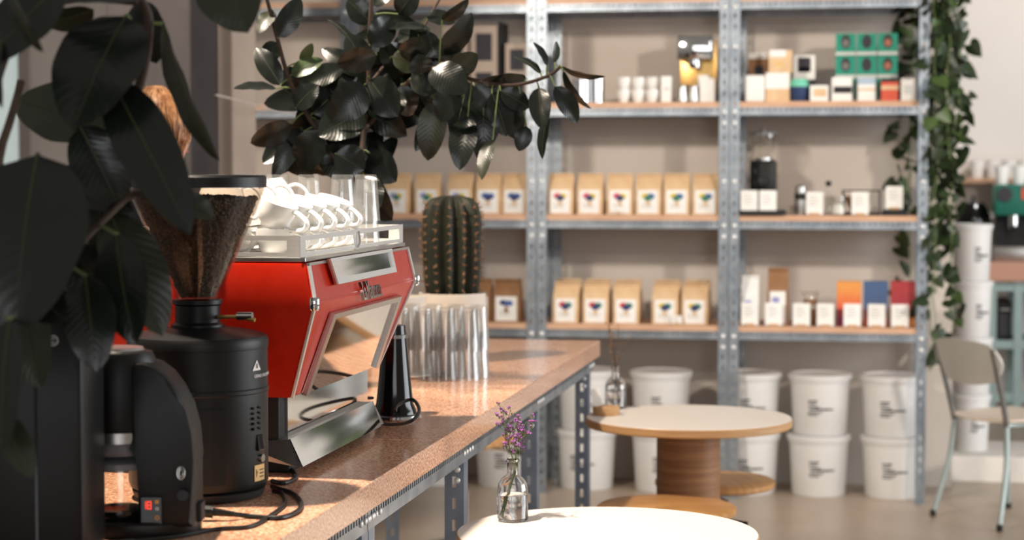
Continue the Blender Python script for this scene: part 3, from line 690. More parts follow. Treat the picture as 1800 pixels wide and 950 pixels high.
win = [(.175, .34), (.755, .34), (.755, 1.02), (.145, 1.02)]; wi2 = [(.192, .50), (.738, .50), (.738, .93), (.165, .93)]
obj('badge_window', quadplate(newbm(), [facet('c', 't', s, v, .006) for s, v in win], .004), 'steel_mirror', em, 0)
bm = newbm()
for i in range(4):
    j = (i + 1) % 4
    quadplate(bm, [facet('c', 't', *win[i], .008), facet('c', 't', *win[j], .008), facet('c', 't', *wi2[j], .008), facet('c', 't', *wi2[i], .008)], .006)
obj('badge_frame', bm, 'steel_satin', em, 0)
obj('top_trim', quadplate(newbm(), [facet('c', 't', s, v, .001) for s, v in ((0, .93), (1, .93), (1, 1), (0, 1))], .004), 'steel_brushed', em, 0)
for sy in (-1, 1):
    kb = newbm(); lathe(kb, [(.008, -.012), (.01, -.008), (.01, .008), (.008, .012)], 14); obj('corner_cap', kb, 'chrome', em, 40, corner('c', 1, sy) + Vector((.002, 0, 0)))
# lettering
xd = (corner('c', 1, 1) - corner('c', 1, -1)).normalized(); zd = (facet('c', 't', .5, 1) - facet('c', 't', .5, 0)).normalized(); nd = xd.cross(zd)
pt = facet('c', 't', .49, .0, .006)
mt = Matrix((xd, zd, nd)).transposed().to_4x4(); mt.translation = pt
mt = mt @ Matrix.Diagonal((.78, 1.5, 1, 1))
text_mesh('lettering', 'La Marzocco', .036, .003, 'chrome', em, mt)
obj('lettering_rule', quadplate(newbm(), [facet('c', 't', s, v, .0012) for s, v in ((.02, -.005), (.98, -.005), (.98, .02), (.02, .02))], .0012), 'red_lacquer', em, 0)
# lower carcass
obj('chassis', bx(-.2, .185, -.31, .31, .035, .147, bev=.003), 'black_matte', em, 0)
obj('lower_panel', bx(.185, .19, -.27, .335, .052, .147), 'steel_mirror', em, 0)
obj('drip_tray', extrude_poly(newbm(), [(.1, -.315, .058), (.207, -.315, .066), (.235, -.33, .02), (.225, -.33, .017), (.1, -.315, .035)], (0, .63, 0)), 'steel_brushed', em, 0)
obj('tray_front', quadplate(newbm(), [(.209, -.318, .068), (.209, .31, .068), (.237, .27, .018), (.237, -.33, .018)], .002), 'steel_mirror', em, 0)
for sx in (-.17, .15):
    for sy in (-.26, .22): obj('foot', bx(sx - .05, sx + .05, sy - .035, sy + .035, 0, .035, bev=.003), 'black_matte', em, 0)
# cup rail
obj('cup_tray', bx(-.262, .262, -.392, .392, .403, .411, bev=.001), 'steel_brushed', em, 0)
rail = newbm(); RX, RY = .255, .388
for z0_, z1_ in ((.413, .420), (.442, .451)):
    box(rail, RX - .003, RX, -RY, RY, z0_, z1_); box(rail, -RX, -RX + .003, -RY, RY, z0_, z1_)
    for sy in (-1, 1): box(rail, -RX + .003, RX - .003, sy * RY - .0015, sy * RY + .0015, z0_, z1_)
for y in (-.386, .0, .386):
    for sx in (-1, 1): box(rail, sx * (RX - .0015) - .0016, sx * (RX - .0015) + .0016, y - .014 if y < .3 else y - .02, y + .014 if y > -.3 else y + .02, .4115, .451)
for x in (-.24, 0, .24):
    for sy in (-1, 1): box(rail, x - .014, x + .014, sy * RY - .0017, sy * RY + .0017, .4115, .451)
obj('cup_rail', rail, 'steel_satin', em, 0)
kb = newbm(); tube(kb, smoothpts([(.258, -.005, .416), (.261, .0, .425), (.261, -.002, .437), (.258, .002, .447)], 3), .0025, 6); obj('rail_emblem', kb, 'chrome', em)
# cups on the rail tray
TZ = CZ + .4113
gcup = 'white cups on top of the espresso machine'
for c_, x in enumerate([-1.1, -1.205, -1.31]):
    for i in range(5):
        y = 3.58 + i * .098
        cup('white cup on the rail tray, %s from grinder in the %s row' % (ORD[i], ['nearest', 'middle', 'inner'][c_]), (x, y, TZ), (0, 0, R(-12)), .037, .050, gcup)
for i in range(5):
    cup('white cup tilted on the nearest row of cups, %s from the grinder' % ORD[i], (-1.106, 3.577 + i * .098, TZ + .0530), (0, R(20), R(-12)), .037, .050, gcup)
for i in range(4):
    cup('large white cup on the middle row, %s from the grinder' % ORD[i], (-1.215, 3.60 + i * .104, TZ + .0505 + .092), (PI, R(-6), R(14)), .050, .092, gcup)
cup('white cup lying beside the tilted cups, handle towards the grinder', (-1.178, 3.525, TZ + .0508), (0, 0, R(-115)), .037, .050, gcup)
# tumblers
def tumbler(r, h):
    n = 30; bm = newbm()
    pro = [(r * .70, 0), (r * .74, .003), (r * .86, h * .5), (r, h), (r - .0022, h), (r * .86 - .0028, h * .5), (r * .72 - .003, .011), (0, .010)]
    rings = []
    for i, (rr, z) in enumerate(pro):
        if rr == 0: rings.append([bm.verts.new((0, 0, z))]); continue
        fl = .035 if i in (1, 2) else 0
        rings.append([bm.verts.new((rr * (1 + fl * math.cos(10 * 2 * PI * k / n)) * math.cos(2 * PI * k / n), rr * (1 + fl * math.cos(10 * 2 * PI * k / n)) * math.sin(2 * PI * k / n), z)) for k in range(n)])
    for A, B in zip(rings, rings[1:]):
        for k in range(n):
            if len(B) == 1: bm.faces.new((A[k], A[(k + 1) % n], B[0]))
            else: bm.faces.new((A[k], A[(k + 1) % n], B[(k + 1) % n], B[k]))
    bm.faces.new(list(reversed(rings[0])))
    return bm
GL = {}
def glass(label, loc, r, h, group, m='glass_tumbler'):
    if (r, h) not in GL:
        o = obj('drinking_glass', tumbler(r, h), m, None, 30); GL[(r, h)] = o.data
    else: o = link('drinking_glass', GL[(r, h)])
    o.location = loc; o.rotation_euler = (PI, 0, random.uniform(0, 6)); tag(o, label, 'glass', group); return o
gg = 'upturned glasses on the machine'
for i, px in enumerate([383, 434, 488, 543, 602, 643]):
    p = at_y(px, 300, 4.12); hh = .098; st = .052; y = 4.13 - (.04 if i == 5 else 0); x = at_y(px, 300, y).x
    nn = 2
    for j in range(nn):
        glass('upturned glass on the machine, %s in the %s stack from left' % (['lower', 'upper'][j], ORD[i]), (x, y, TZ + hh + j * st + .0003), .0305, hh, gg)

# ------------------------------------------------------------------ big coffee grinder with hopper
GC = Vector((-1.16, 3.314, CZ)); GR = .121
g = thing('coffee_grinder', 'large round black coffee grinder with clear bean hopper', 'grinder', GC, YAW)
obj('foot', lt([(.095, 0), (.112, .004), (.116, .016), (.1, .02)], 40), 'black_matte', g)
obj('body', lt([(.112, .0205), (GR - .003, .0215), (GR, .03), (GR, .185), (GR + .0015, .187), (GR + .0015, .193), (GR, .195), (GR, .262)], 64), 'black_plastic', g)
obj('body_lid', lt([(GR + .001, .2625), (GR + .002, .275), (GR - .002, .283), (GR - .02, .289), (.06, .296), (.045, .298)], 64), 'black_plastic', g)
pnl = newbm()
for i in range(14):   # slightly proud curved service panel
    a0 = R(-135) + R(75) * i / 14; a1 = R(-135) + R(75) * (i + 1) / 14; ro = GR + .002
    v = [pnl.verts.new((ro * math.cos(a), ro * math.sin(a), z)) for a, z in ((a0, .035), (a1, .035), (a1, .165), (a0, .165))]; pnl.faces.new(v)
obj('service_panel', pnl, 'black_plastic', g)
obj('neck', lt([(.046, .298), (.046, .302), (.039, .306), (.039, .335), (.043, .338), (.043, .345)], 32), 'black_plastic', g)
hp = obj('hopper', lt([(.038, .345), (.041, .36), (.06, .40), (.09, .47), (.112, .52), (.1175, .535), (.1175, .54), (.1155, .54), (.1155, .535), (.11, .52), (.088, .47), (.058, .40), (.039, .36), (.036, .347)], 48, cap0=False, cap1=False), 'hopper_plastic', g)
obj('hopper_lid', lt([(.1185, .5405), (.121, .541), (.121, .558), (.118, .562), (.07, .563), (0, .563)], 48), 'black_plastic', g)
lvb = newbm(); tube(lvb, [(.03, -.01, .315), (.075, -.03, .317), (.105, -.04, .312)], .0035, 8); lv_ = obj('adjusting_lever', lvb, 'gold', g)
kb = newbm(); tube(kb, [(.073, -.03, .318), (.1, -.035, .3185)], .007, 12); obj('lever_grip', kb, 'chrome', lv_)
def cyl_fn(a0, zc, R0):
    def fn(co): a = R(a0) + co.x / R0; return Vector(((R0 + co.z) * math.cos(a), (R0 + co.z) * math.sin(a), zc + co.y))
    return fn
text_mesh('lettering', 'GRIND ON DEMAND', .008, .0002, 'icon_white', g, None, cyl_fn(-12, .216, GR + .0012))
def cyl_patch(R0, a0, a1, z0, z1, m, name, n=6, par=g):
    b = newbm()
    for i in range(n):
        A, B = R(a0 + (a1 - a0) * i / n), R(a0 + (a1 - a0) * (i + 1) / n)
        b.faces.new([b.verts.new((R0 * math.cos(a), R0 * math.sin(a), z)) for a, z in ((A, z0), (B, z0), (B, z1), (A, z1))])
    return obj(name, b, m, par)
b = newbm(); R0 = GR + .0012; b.faces.new([b.verts.new((R0 * math.cos(R(a)), R0 * math.sin(R(a)), z)) for a, z in ((-32, .226), (-20, .226), (-26, .244))])
ws = obj('warning_triangle', b, 'icon_white', g, 0)
R0 = GR + .0018; b = newbm(); b.faces.new([b.verts.new((R0 * math.cos(R(a)), R0 * math.sin(R(a)), z)) for a, z in ((-27, .230), (-25, .230), (-25.5, .238), (-26.5, .238))]); obj('warning_mark', b, 'ink_black', ws, 0)
ys = cyl_patch(GR + .001, -30, -14, .034, .062, 'sticker_yellow', 'yellow_sticker')
b = newbm()
for zz in (.04, .046, .052): b.faces.new([b.verts.new(((GR + .0016) * math.cos(R(a)), (GR + .0016) * math.sin(R(a)), z)) for a, z in ((-23, zz), (-16, zz), (-16, zz + .002), (-23, zz + .002))])
b.faces.new([b.verts.new(((GR + .0016) * math.cos(R(a)), (GR + .0016) * math.sin(R(a)), z)) for a, z in ((-28, .04), (-26, .05), (-28, .056))]); obj('sticker_print', b, 'ink_black', ys, 0)
sw = newbm(); box(sw, -.006, .004, -.009, .009, -.014, .014, bev=.002); o = obj('power_switch', sw, 'black_gloss', g, 0, (GR * math.cos(R(-22)), GR * math.sin(R(-22)), .1)); o.rotation_euler = (0, R(-8), R(-22))
kb = newbm(); tube(kb, [(0, 0, 0), (.005, 0, 0)], .007, 16); o = obj('fuse_cap', kb, 'chrome', g, 40, (GR * math.cos(R(-20)), GR * math.sin(R(-20)), .073)); o.rotation_euler = (0, 0, R(-20))
vb = newbm()
for i in range(5):
    for k in range(2):
        a = R(-32 + 9 * k); z = .125 + .009 * i; c0 = Vector((GR * math.cos(a), GR * math.sin(a), z)); tube(vb, [c0 + Vector((0, 0, 0)), c0 + Vector((math.cos(a) * .0015, math.sin(a) * .0015, .002))], .0035, 6)
obj('vent', vb, 'black_gloss', g, 0)
# beans: one mass in the hopper
bn = newbm(); rnd = random.Random(3)
def prof_r(z):
    pts = [(.347, .035), (.36, .038), (.40, .057), (.47, .0868), (.52, .1085), (.54, .1145)]
    for (za, ra), (zb, rb) in zip(pts, pts[1:]):
        if za <= z <= zb: return ra + (rb - ra) * (z - za) / (zb - za)
    return pts[0][1] if z < .347 else pts[-1][1]
unit = [Vector(v) for v in ((1, 0, 0), (-1, 0, 0), (0, 1, 0), (0, -1, 0), (0, 0, 1), (0, 0, -1), (.62, .62, .45), (-.62, .62, .45), (.62, -.62, .45), (-.62, -.62, .45), (.62, .62, -.45), (-.62, .62, -.45), (.62, -.62, -.45), (-.62, -.62, -.45))]
fcs = [(0, 6, 8), (0, 8, 12), (0, 12, 10), (0, 10, 6), (1, 9, 7), (1, 13, 9), (1, 11, 13), (1, 7, 11), (4, 8, 6), (4, 9, 8), (4, 7, 9), (4, 6, 7), (5, 10, 12), (5, 12, 13), (5, 13, 11), (5, 11, 10), (2, 6, 10), (2, 7, 6), (2, 11, 7), (2, 10, 11), (3, 12, 8), (3, 8, 9), (3, 9, 13), (3, 13, 12)]
def bean(p):
    q = Matrix.Rotation(rnd.uniform(0, 6.3), 3, 'X') @ Matrix.Rotation(rnd.uniform(0, 6.3), 3, 'Z') @ Matrix.Rotation(rnd.uniform(0, 6.3), 3, 'Y'); s = rnd.uniform(.9, 1.1)
    vs = [bn.verts.new(p + q @ Vector((v.x * .0058 * s, v.y * .0044 * s, v.z * .0036 * s))) for v in unit]
    for f in fcs: bn.faces.new([vs[i] for i in f])
TOPZ = .522
lathe(bn, [(.03, .35), (.036, .37), (.05, .40), (.078, .465), (.095, .508), (.04, .515), (0, .516)], 24)
for i in range(3400):
    z = .352 + (TOPZ - .352) * math.sqrt(rnd.random()); a = rnd.uniform(0, 2 * PI); rr = prof_r(z) - .0068 - rnd.random() ** 2 * .006
    bean(Vector((rr * math.cos(a), rr * math.sin(a), z)))
for i in range(700):
    rr = .1 * math.sqrt(rnd.random()); a = rnd.uniform(0, 2 * PI); bean(Vector((rr * math.cos(a), rr * math.sin(a), TOPZ - .004 + .008 * (1 - rr / .1) + rnd.uniform(-.002, .002))))
beans = obj('coffee_beans', bn, 'bean', None, 60, GC); tag(beans, 'roasted brown coffee beans filling the clear hopper', 'coffee beans', kind='stuff')

# ------------------------------------------------------------------ filter grinder with display, nearer
BD = 3.06
B0 = at_z(285, 938, CZ); fg = thing('filter_grinder', 'black arched filter coffee grinder with red digital display', 'grinder', B0, YAW)
sB = (B0 - Vector((0, 0, CH))).dot(VIEW) / F
def lp(px, py): return Vector(((px - 285) * sB, 0, (938 - py) * sB))
prof = [(237, 634), (262, 632), (282, 638), (304, 655), (322, 680), (336, 712), (346, 752), (350, 800), (350, 918), (252, 918), (251, 800), (248, 778), (240, 760), (239, 700)]
bm = extrude_poly(newbm(), [lp(*p) + Vector((0, -.05, 0)) for p in prof], (0, .1, 0), .008); obj('arm', bm, 'black_plastic', fg, 30)
ft = newbm(); lathe(ft, [(.07, 0), (.072, .004), (.072, .022), (.068, .026)], 40); bmesh.ops.scale(ft, vec=(1.35, .85, 1), verts=ft.verts); obj('base', ft, 'black_plastic', fg, 40, (-.035, 0, 0))
cx_ = (212 - 285) * sB
obj('motor_housing', lt([(.056, .165), (.0575, .172), (.0575, .275), (.052, .287), (.04, .29)], 40), 'black_plastic', fg, loc=(cx_, 0, 0))
obj('housing_cap', lt([(.04, .29), (.038, .294), (0, .295)], 32), 'steel_brushed', fg, loc=(cx_, 0, 0))
obj('steel_band', lt([(.054, .147), (.0565, .148), (.0565, .1645), (.05, .165)], 40), 'steel_brushed', fg, loc=(cx_, 0, 0))
obj('funnel', lt([(.046, .127), (.05, .135), (.046, .146)], 32), 'blade_smoke', fg, loc=(cx_, 0, 0))
cp = obj('grounds_cup', lt([(.04, .0265), (.043, .03), (.05, .085), (.052, .105), (.049, .105), (.047, .085), (.04, .034), (0, .033)], 32, cap1=False), 'glass_thin', fg, loc=(cx_, 0, 0))
obj('cup_base', lt([(.044, .0262), (.046, .03), (.046, .04), (.04, .042)], 32), 'black_gloss', cp)
obj('cup_lid', lt([(.052, .1055), (.052, .115), (.03, .122), (0, .124)], 32), 'blade_smoke', cp)
fy = -.0508
ds = obj('display', bx(-.017, .017, -.002, .001, -.022, .022, bev=.0015), 'black_gloss', fg, 0, lp(277, 888) + Vector((0, -.0505, 0)))
dg_ = newbm()
def seg7(bm, x, z, w_, h_, on, t_=.0011):
    S7 = {'a': (x, x + w_, z + h_, z + h_), 'g': (x, x + w_, z + h_ / 2, z + h_ / 2), 'd': (x, x + w_, z, z), 'f': (x, x, z + h_ / 2, z + h_), 'b': (x + w_, x + w_, z + h_ / 2, z + h_), 'e': (x, x, z, z + h_ / 2), 'c': (x + w_, x + w_, z, z + h_ / 2)}
    for s in on:
        x0, x1, z0, z1 = S7[s]; box(bm, x0 - t_ * .5, x1 + t_ * .5, -.003, -.0021, z0 - t_ * .5, z1 + t_ * .5)
seg7(dg_, -.0125, .003, .004, .011, 'bc'); seg7(dg_, -.0055, .003, .005, .011, 'abcdefg'); obj('digit_readout', dg_, 'led_red', ds, 0)
b = newbm(); box(b, .006, .0115, -.003, -.0021, .011, .0165); obj('icon_square', b, 'icon_amber', ds, 0)
for nm, zz, mm, rr in (('icon_dot', .003, 'icon_white', .0027), ('icon_ring', -.011, 'icon_amber', .0036)):
    b = newbm(); tube(b, [(.009 + rr * .75 * math.cos(a), -.0026, zz + rr * .75 * math.sin(a)) for a in [2 * PI * k / 14 for k in range(14)]], rr * .28, 5, closed=True); obj(nm, b, mm, ds, 0)
for rr, nm, sc_ in ((.0095, 'emblem_ring', 1.0), (.0045, 'emblem_core', 1.4)):
    b = newbm(); tube(b, [(rr * .62 * math.cos(a), 0, rr * sc_ * math.sin(a)) for a in [2 * PI * k / 20 for k in range(20)]], .0012, 6, closed=True); obj(nm, b, 'steel_brushed', fg, 40, lp(333, 823) + Vector((-.004, -.0508, 0)))
b = newbm(); tube(b, [(0, 0, 0), (0, -.012, 0)], .0085, 18); obj('start_button', b, 'black_plastic', fg, 40, lp(335, 860) + Vector((-.002, -.049, 0)))
obj('socket', bx(0, .008, -.018, .018, 0, .03, bev=.002), 'black_matte', fg, 0, lp(349, 915))
# cables on the counter
def cable(label, pts, r, plug=None):
    P = [at_z(px, py, CZ + r + dz) for px, py, dz in pts]; o0 = P[0].copy()
    t = thing('power_cable', label, 'cable', o0); obj('cord', tb([p - o0 for p in smoothpts(P, 6)], r, 8), 'cable', t)
    if plug:
        d = (P[1] - P[0]).normalized(); a = Vector((0, 0, 0)); b = newbm(); tube(b, [a - d * .006, a + d * .012], .0105, 10); tube(b, [a + d * .012, a + d * .045], .007, 8, r1=.0045); obj('plug', b, 'black_plastic', t)
    return t
cable('black cable with plug running from the display grinder', [(362, 899, .012), (398, 903, .008), (440, 908, 0), (490, 911, 0), (522, 900, 0), (529, 884, 0), (514, 868, 0), (490, 860, 0), (478, 856, 0)], .0042, True)
cable('thin black cable trailing along the counter below the grinders', [(120, 962, 0), (230, 952, 0), (310, 944, 0), (380, 931, 0), (440, 926, 0), (478, 905, 0), (500, 886, 0), (496, 868, 0), (480, 864, 0)], .0036)
cable('short looped black cable behind the drip tray', [(476, 826, 0), (500, 818, 0), (520, 838, .0), (500, 850, 0), (478, 846, 0)], .004)
# black appliance at the far left, behind the leaves
p = at_z(70, 985, CZ); ap = thing('black_appliance', 'black upright appliance with round emblem behind the leaves', 'appliance', (p.x, p.y, CZ), YAW)
obj('housing', bx(-.16, (155 - 70) * .00085, -.03, .13, 0, .40, bev=.014), 'black_plastic', ap, 30)
obj('top_cap', bx(-.15, .06, -.02, .12, .40, .415, bev=.006), 'black_plastic', ap, 30); obj('seam_strip', bx(.002, .006, -.0315, -.0295, .02, .38), 'black_gloss', ap, 0)
b = newbm(); tube(b, [(.007 * math.cos(a), 0, .007 * math.sin(a)) for a in [2 * PI * k / 18 for k in range(18)]], .0009, 6, closed=True); tube(b, [(.003 * math.cos(a), 0, .003 * math.sin(a)) for a in [2 * PI * (k + 2) / 18 for k in range(15)]], .0009, 6)
obj('emblem', b, 'icon_white', ap, 40, ((108 - 70) * .00079, -.031, .325))

# ------------------------------------------------------------------ tower, stacked glasses, cactus, saucer
p = on_counter(694, 736); tw = thing('tapered_stand', 'black tapered stand with flared base and chrome ring behind the machine', 'stand', (p.x, p.y, CZ))
obj('base', lt([(.058, 0), (.062, .003), (.06, .009), (.05, .013)], 40), 'chrome', tw)
obj('shaft', lt([(.052, .012), (.05, .02), (.043, .035), (.038, .08), (.03, .16), (.025, .215), (0, .218)], 40), 'black_gloss', tw)
obj('ring', lt([(.0255, .185), (.031, .186), (.031, .194), (.0255, .195)], 32), 'chrome', tw)
cable('black cable looping from the tapered stand to the machine', [(655, 742, .0), (690, 747, .005), (722, 741, .03), (737, 722, .045), (725, 703, .05), (700, 712, .045), (694, 724, .035)], .004)
cable('black cable end looped behind the steel drip tray', [(668, 748, .0), (640, 726, .04), (626, 716, .045), (632, 702, .055), (655, 700, .05)], .0035)
gs = 'upturned glasses stacked on the counter'
base = on_counter(706, 668); k = 0
for rr in range(3):
    for c in range(4):
        x = base.x - .012 + c * .064 + (.012 if rr % 2 else 0); y = base.y + .035 + rr * .068
        for j in range(2):
            glass('upturned glass %s in the counter stack, %s row, %s from left' % (['below', 'on top'][j], ORD[rr], ORD[c]), (x, y, CZ + .118 + .0003 + j * .078), .0315, .118, gs)
t = thing('saucer', 'small white saucer by the stacked glasses', 'saucer', on_counter(738, 664) + Vector((0, -.03, 0)))
obj('dish', lt([(.018, 0), (.02, .002), (.034, .008), (.034, .0095), (.02, .004), (0, .0035)], 28, cap1=False), 'porcelain', t)
cp_ = Vector((-1.235, 5.8, CZ)); ct = thing('potted_cactus', 'tall ribbed cactus with tan spines in a white pot', 'cactus', cp_)
obj('pot', lt([(.085, 0), (.088, .004), (.1, .2), (.1, .206), (.093, .206), (.092, .18), (0, .178)], 40, cap1=False), 'pot_white', ct)
obj('soil', lt([(.091, .178), (.08, .186), (0, .188)], 30), 'soil', ct)
HC = .315; NR = 13
prof = [(.055, .18), (.068, .2), (.075, .26), (.078, .34), (.079, .4), (.077, .44), (.069, .47), (.05, .488), (.025, .495), (0, .496)]
bm = newbm(); n = NR * 8; rings = []
for r_, z in prof:
    if r_ == 0: rings.append([bm.verts.new((0, 0, z))])
    else: rings.append([bm.verts.new(((r_ + .011 * math.cos(NR * 2 * PI * k / n) * min(1, r_ / .05)) * math.cos(2 * PI * k / n), (r_ + .011 * math.cos(NR * 2 * PI * k / n) * min(1, r_ / .05)) * math.sin(2 * PI * k / n), z)) for k in range(n)])
for A, B in zip(rings, rings[1:]):
    for k in range(n):
        if len(B) == 1: bm.faces.new((A[k], A[(k + 1) % n], B[0]))
        else: bm.faces.new((A[k], A[(k + 1) % n], B[(k + 1) % n], B[k]))
obj('cactus_body', bm, 'cactus_green', ct, 60)
def cr(z):
    for (ra, za), (rb, zb) in zip(prof, prof[1:]):
        if za <= z <= zb: return ra + (rb - ra) * (z - za) / (zb - za)
    return .05
sp = newbm(); rnd = random.Random(5)
for k in range(NR):
    a = 2 * PI * k / NR; z = .205 + .01 * (k % 2)
    while z < .485:
        r_ = cr(z) + .011 * min(1, cr(z) / .05); c = Vector((r_ * math.cos(a), r_ * math.sin(a), z)); o = Vector((math.cos(a), math.sin(a), .15 + max(0, (z - .43) * 12)))
        o.normalize()
        for s in range(7):
            d = (o + Vector((rnd.uniform(-1, 1), rnd.uniform(-1, 1), rnd.uniform(-1, 1))) * .9).normalized(); tube(sp, [c - o * .001, c + d * rnd.uniform(.008, .015)], .0013, 3, r1=.0003)
        lathe(sp, [(0, -.003), (.0035, 0), (0, .003)], 6, c.x, c.y, c.z)
        z += .0255
obj('spines', sp, 'spine', ct, 0, kind='stuff')
t = thing('white_tub', 'low white tub left of the cactus pot', 'tub', (-1.36, 5.62, CZ))
obj('tub_body', lt([(.07, 0), (.075, .01), (.08, .19), (.083, .19), (.083, .205), (.076, .205), (.07, .02), (0, .015)], 32, cap1=False), 'pot_white', t)

# ================================================================== TABLES AND STOOLS
def cafe_table(label, c, rz=0):
    t = thing('cafe_table', label, 'table', (c[0], c[1], 0), rz, 'round cafe tables')
    r = .318
    obj('tabletop', lt([(r - .003, .713), (r, .716), (r, .736), (r - .002, .7385)], 96), 'birch_edge', t); obj('laminate', lt([(r - .002, .7385), (r - .003, .74), (0, .74)], 96), 'table_laminate', t)
    obj('column', lt([(.098, .02), (.098, .713)], 48), 'column_ply', t); obj('base_disc', lt([(.15, 0), (.15, .018), (.147, .02)], 64), 'birch_edge', t)
cafe_table('near round white table with the flower bottle standing at its edge', (-.546, 4.125)); cafe_table('far round white-topped table with plywood column', (-.558, 6.12))
def stool(label, x, y, rz, zs=.5, r=.205):
    t = thing('swivel_stool', label, 'stool', (x, y, 0), rz, 'wooden swivel stools')
    obj('seat', lt([(r - .008, zs - .026), (r, zs - .02), (r, zs - .006), (r - .008, zs - .0005), (r * .6, zs), (0, zs)], 72), 'seat_ply', t)
    obj('mount_plate', bx(-.08, .08, -.08, .08, zs - .034, zs - .0262, bev=.003), 'black_matte', t, 0); obj('gas_column', lt([(.028, .1), (.028, .3), (.018, .3), (.018, zs - .034)], 24), 'chrome', t)
    lvb = newbm(); tube(lvb, smoothpts([(.02, 0, zs - .045), (.12, 0, zs - .045), (.19, 0, zs - .05)], 3), .005, 8); l = obj('height_lever', lvb, 'chrome', t); kb = newbm(); tube(kb, [(.18, 0, zs - .049), (.235, 0, zs - .058)], .011, 10); obj('lever_grip', kb, 'black_plastic', l)
    for i in range(5):
        a = 2 * PI * i / 5 + .3; b = newbm(); tube(b, [(0, 0, .11), (.18 * math.cos(a), .18 * math.sin(a), .07)], .017, 10, r1=.011); lg = obj('leg', b, 'chrome', t)
        wh = newbm(); lathe(wh, [(.02, -.011), (.025, -.008), (.025, .008), (.02, .011)], 16); bmesh.ops.rotate(wh, verts=wh.verts, matrix=Matrix.Rotation(PI / 2, 3, 'X')); cs = obj('caster', wh, 'rubber', lg, 40, (.18 * math.cos(a), .18 * math.sin(a), .0255))
stool('wooden swivel stool between the two tables', -.587, 5.75, R(8), .525, .203); stool('wooden swivel stool behind the far table column', -.505, 6.5, R(-75), .49, .196); stool('wooden swivel stool glimpsed under the counter edge', -1.52, 7.3, 0, .5, .2)

# ------------------------------------------------------------------ flower bottles
def bottle(label, loc, flower, s=1.0, wat=.058):
    t = thing('flower_bottle', label, 'vase', loc, 0, None)
    P = [(.030, 0), (.0335, .004), (.0335, .066), (.031, .082), (.024, .093), (.0135, .1), (.012, .105), (.012, .128), (.0155, .130), (.0155, .135), (.0135, .1355), (.0105, .133), (.0102, .105), (.0118, .0985), (.0225, .0905), (.029, .0805), (.0315, .066), (.0315, .008), (.028, .006), (0, .006)]
    obj('glass_body', lt([(r * s, z * s) for r, z in P], 48, cap1=False), 'glass_solid', t, 60)
    wz = wat
    obj('water', lt([(0.0, .0056), (.0284, .0056), (.0319, .0078), (.0319, wz), (0, wz)], 40), 'water', t, 40)
    return t
VB = at_z(901, 916, .74); VB.z = .7401
vb_ = bottle('clear glass bottle vase half filled with water on the near table', VB, None)
st = thing('statice_sprig', 'purple statice sprig standing in the near glass bottle', 'flowers', VB + Vector((0, 0, .009)), 0)
rnd = random.Random(11); fl = newbm(); cy = newbm()
def vloc(px, py, dy=0):
    y = VB.y + dy; return at_y(px, py, y) - VB - Vector((0, 0, .009))
stems = [[(885, 907, -.01), (893, 862, 0), (905, 822, 0), (901, 808, 0), (892, 775, .0), (886, 748, -.01), (886, 718, -.01)],
         [(887, 905, -.008), (895, 862, 0), (906, 825, 0), (902, 808, 0), (894, 778, .01), (890, 750, .012), (898, 722, .015)],
         [(888, 905, 0), (897, 860, 0), (907, 825, 0), (906, 808, 0), (904, 780, 0), (905, 755, -.01), (911, 733, -.015)],
         [(886, 903, .005), (896, 860, .003), (907, 825, 0), (908, 808, 0), (912, 782, .01), (918, 762, .015), (924, 742, .02)],
         [(889, 903, .002), (898, 858, 0), (908, 825, 0), (910, 808, .002), (917, 785, 0), (927, 765, -.005), (937, 747, -.01)],
         [(888, 900, 0), (897, 857, 0), (907, 824, 0), (907, 808, -.003), (908, 790, -.01), (914, 775, -.012), (928, 762, -.02)]]
for pts in stems:
    P = smoothpts([vloc(*p) for p in pts], 5); so = obj('stem', tb(P, .0011, 6, r1=.0007), 'stem_thin_green', st)
    br = newbm()
    for k in range(14):
        i = int(len(P) * (.56 + .43 * k / 14)); i = min(i, len(P) - 1); a = rnd.uniform(0, 6.28); L = rnd.uniform(.008, .022)
        e = P[i] + Vector((math.cos(a) * L * .8, math.sin(a) * L * .8, L * .8)); mid = P[i].lerp(e, .5) + Vector((0, 0, -.002)); tube(br, [P[i], mid, e], .0006, 4)
        for f in range(3):
            c = e + Vector((rnd.uniform(-.004, .004), rnd.uniform(-.004, .004), rnd.uniform(-.003, .003)))
            tube(cy, [c - Vector((0, 0, .004)), c], .0009, 5, r1=.0016)
            if rnd.random() < .62:
                for q in range(4):
                    b_ = rnd.uniform(0, 6.28); tip = c + Vector((math.cos(b_) * .0033, math.sin(b_) * .0033, .0022)); tube(fl, [c, tip], .0006, 4, r1=.0014)
    obj('twig', br, 'stem_thin_green', so)
obj('floret', fl, 'floret', st, 0, kind='stuff'); obj('calyx', cy, 'calyx', st, 0, kind='stuff')
vf = at_z(1082, 718, .74); vf.z = .7401
bottle('clear glass bottle vase on the far table', vf, None)
s2 = thing('dried_sprig', 'dry brownish flower sprig in the far glass bottle', 'flowers', vf + Vector((0, 0, .009)))
f2 = newbm()
for k in range(7):
    a = rnd.uniform(0, 6.28); sp_ = rnd.uniform(.02, .065); b_ = smoothpts([(rnd.uniform(-.01, .01), rnd.uniform(-.01, .01), 0), (0, 0, .10), (sp_ * .35 * math.cos(a), .3 * sp_ * math.sin(a), .17), (sp_ * math.cos(a), sp_ * math.sin(a) * .6, rnd.uniform(.21, .26))], 4)
    obj('stem', tb(b_, .0008, 5), 'stem_brown', s2)
    for q in range(8):
        i = rnd.randint(len(b_) // 2, len(b_) - 1); c = b_[i] + Vector((rnd.uniform(-.012, .012), rnd.uniform(-.012, .012), rnd.uniform(0, .012))); tube(f2, [b_[i], c], .0005, 3); lathe(f2, [(0, -.002), (.0022, 0), (0, .0025)], 5, c.x, c.y, c.z)
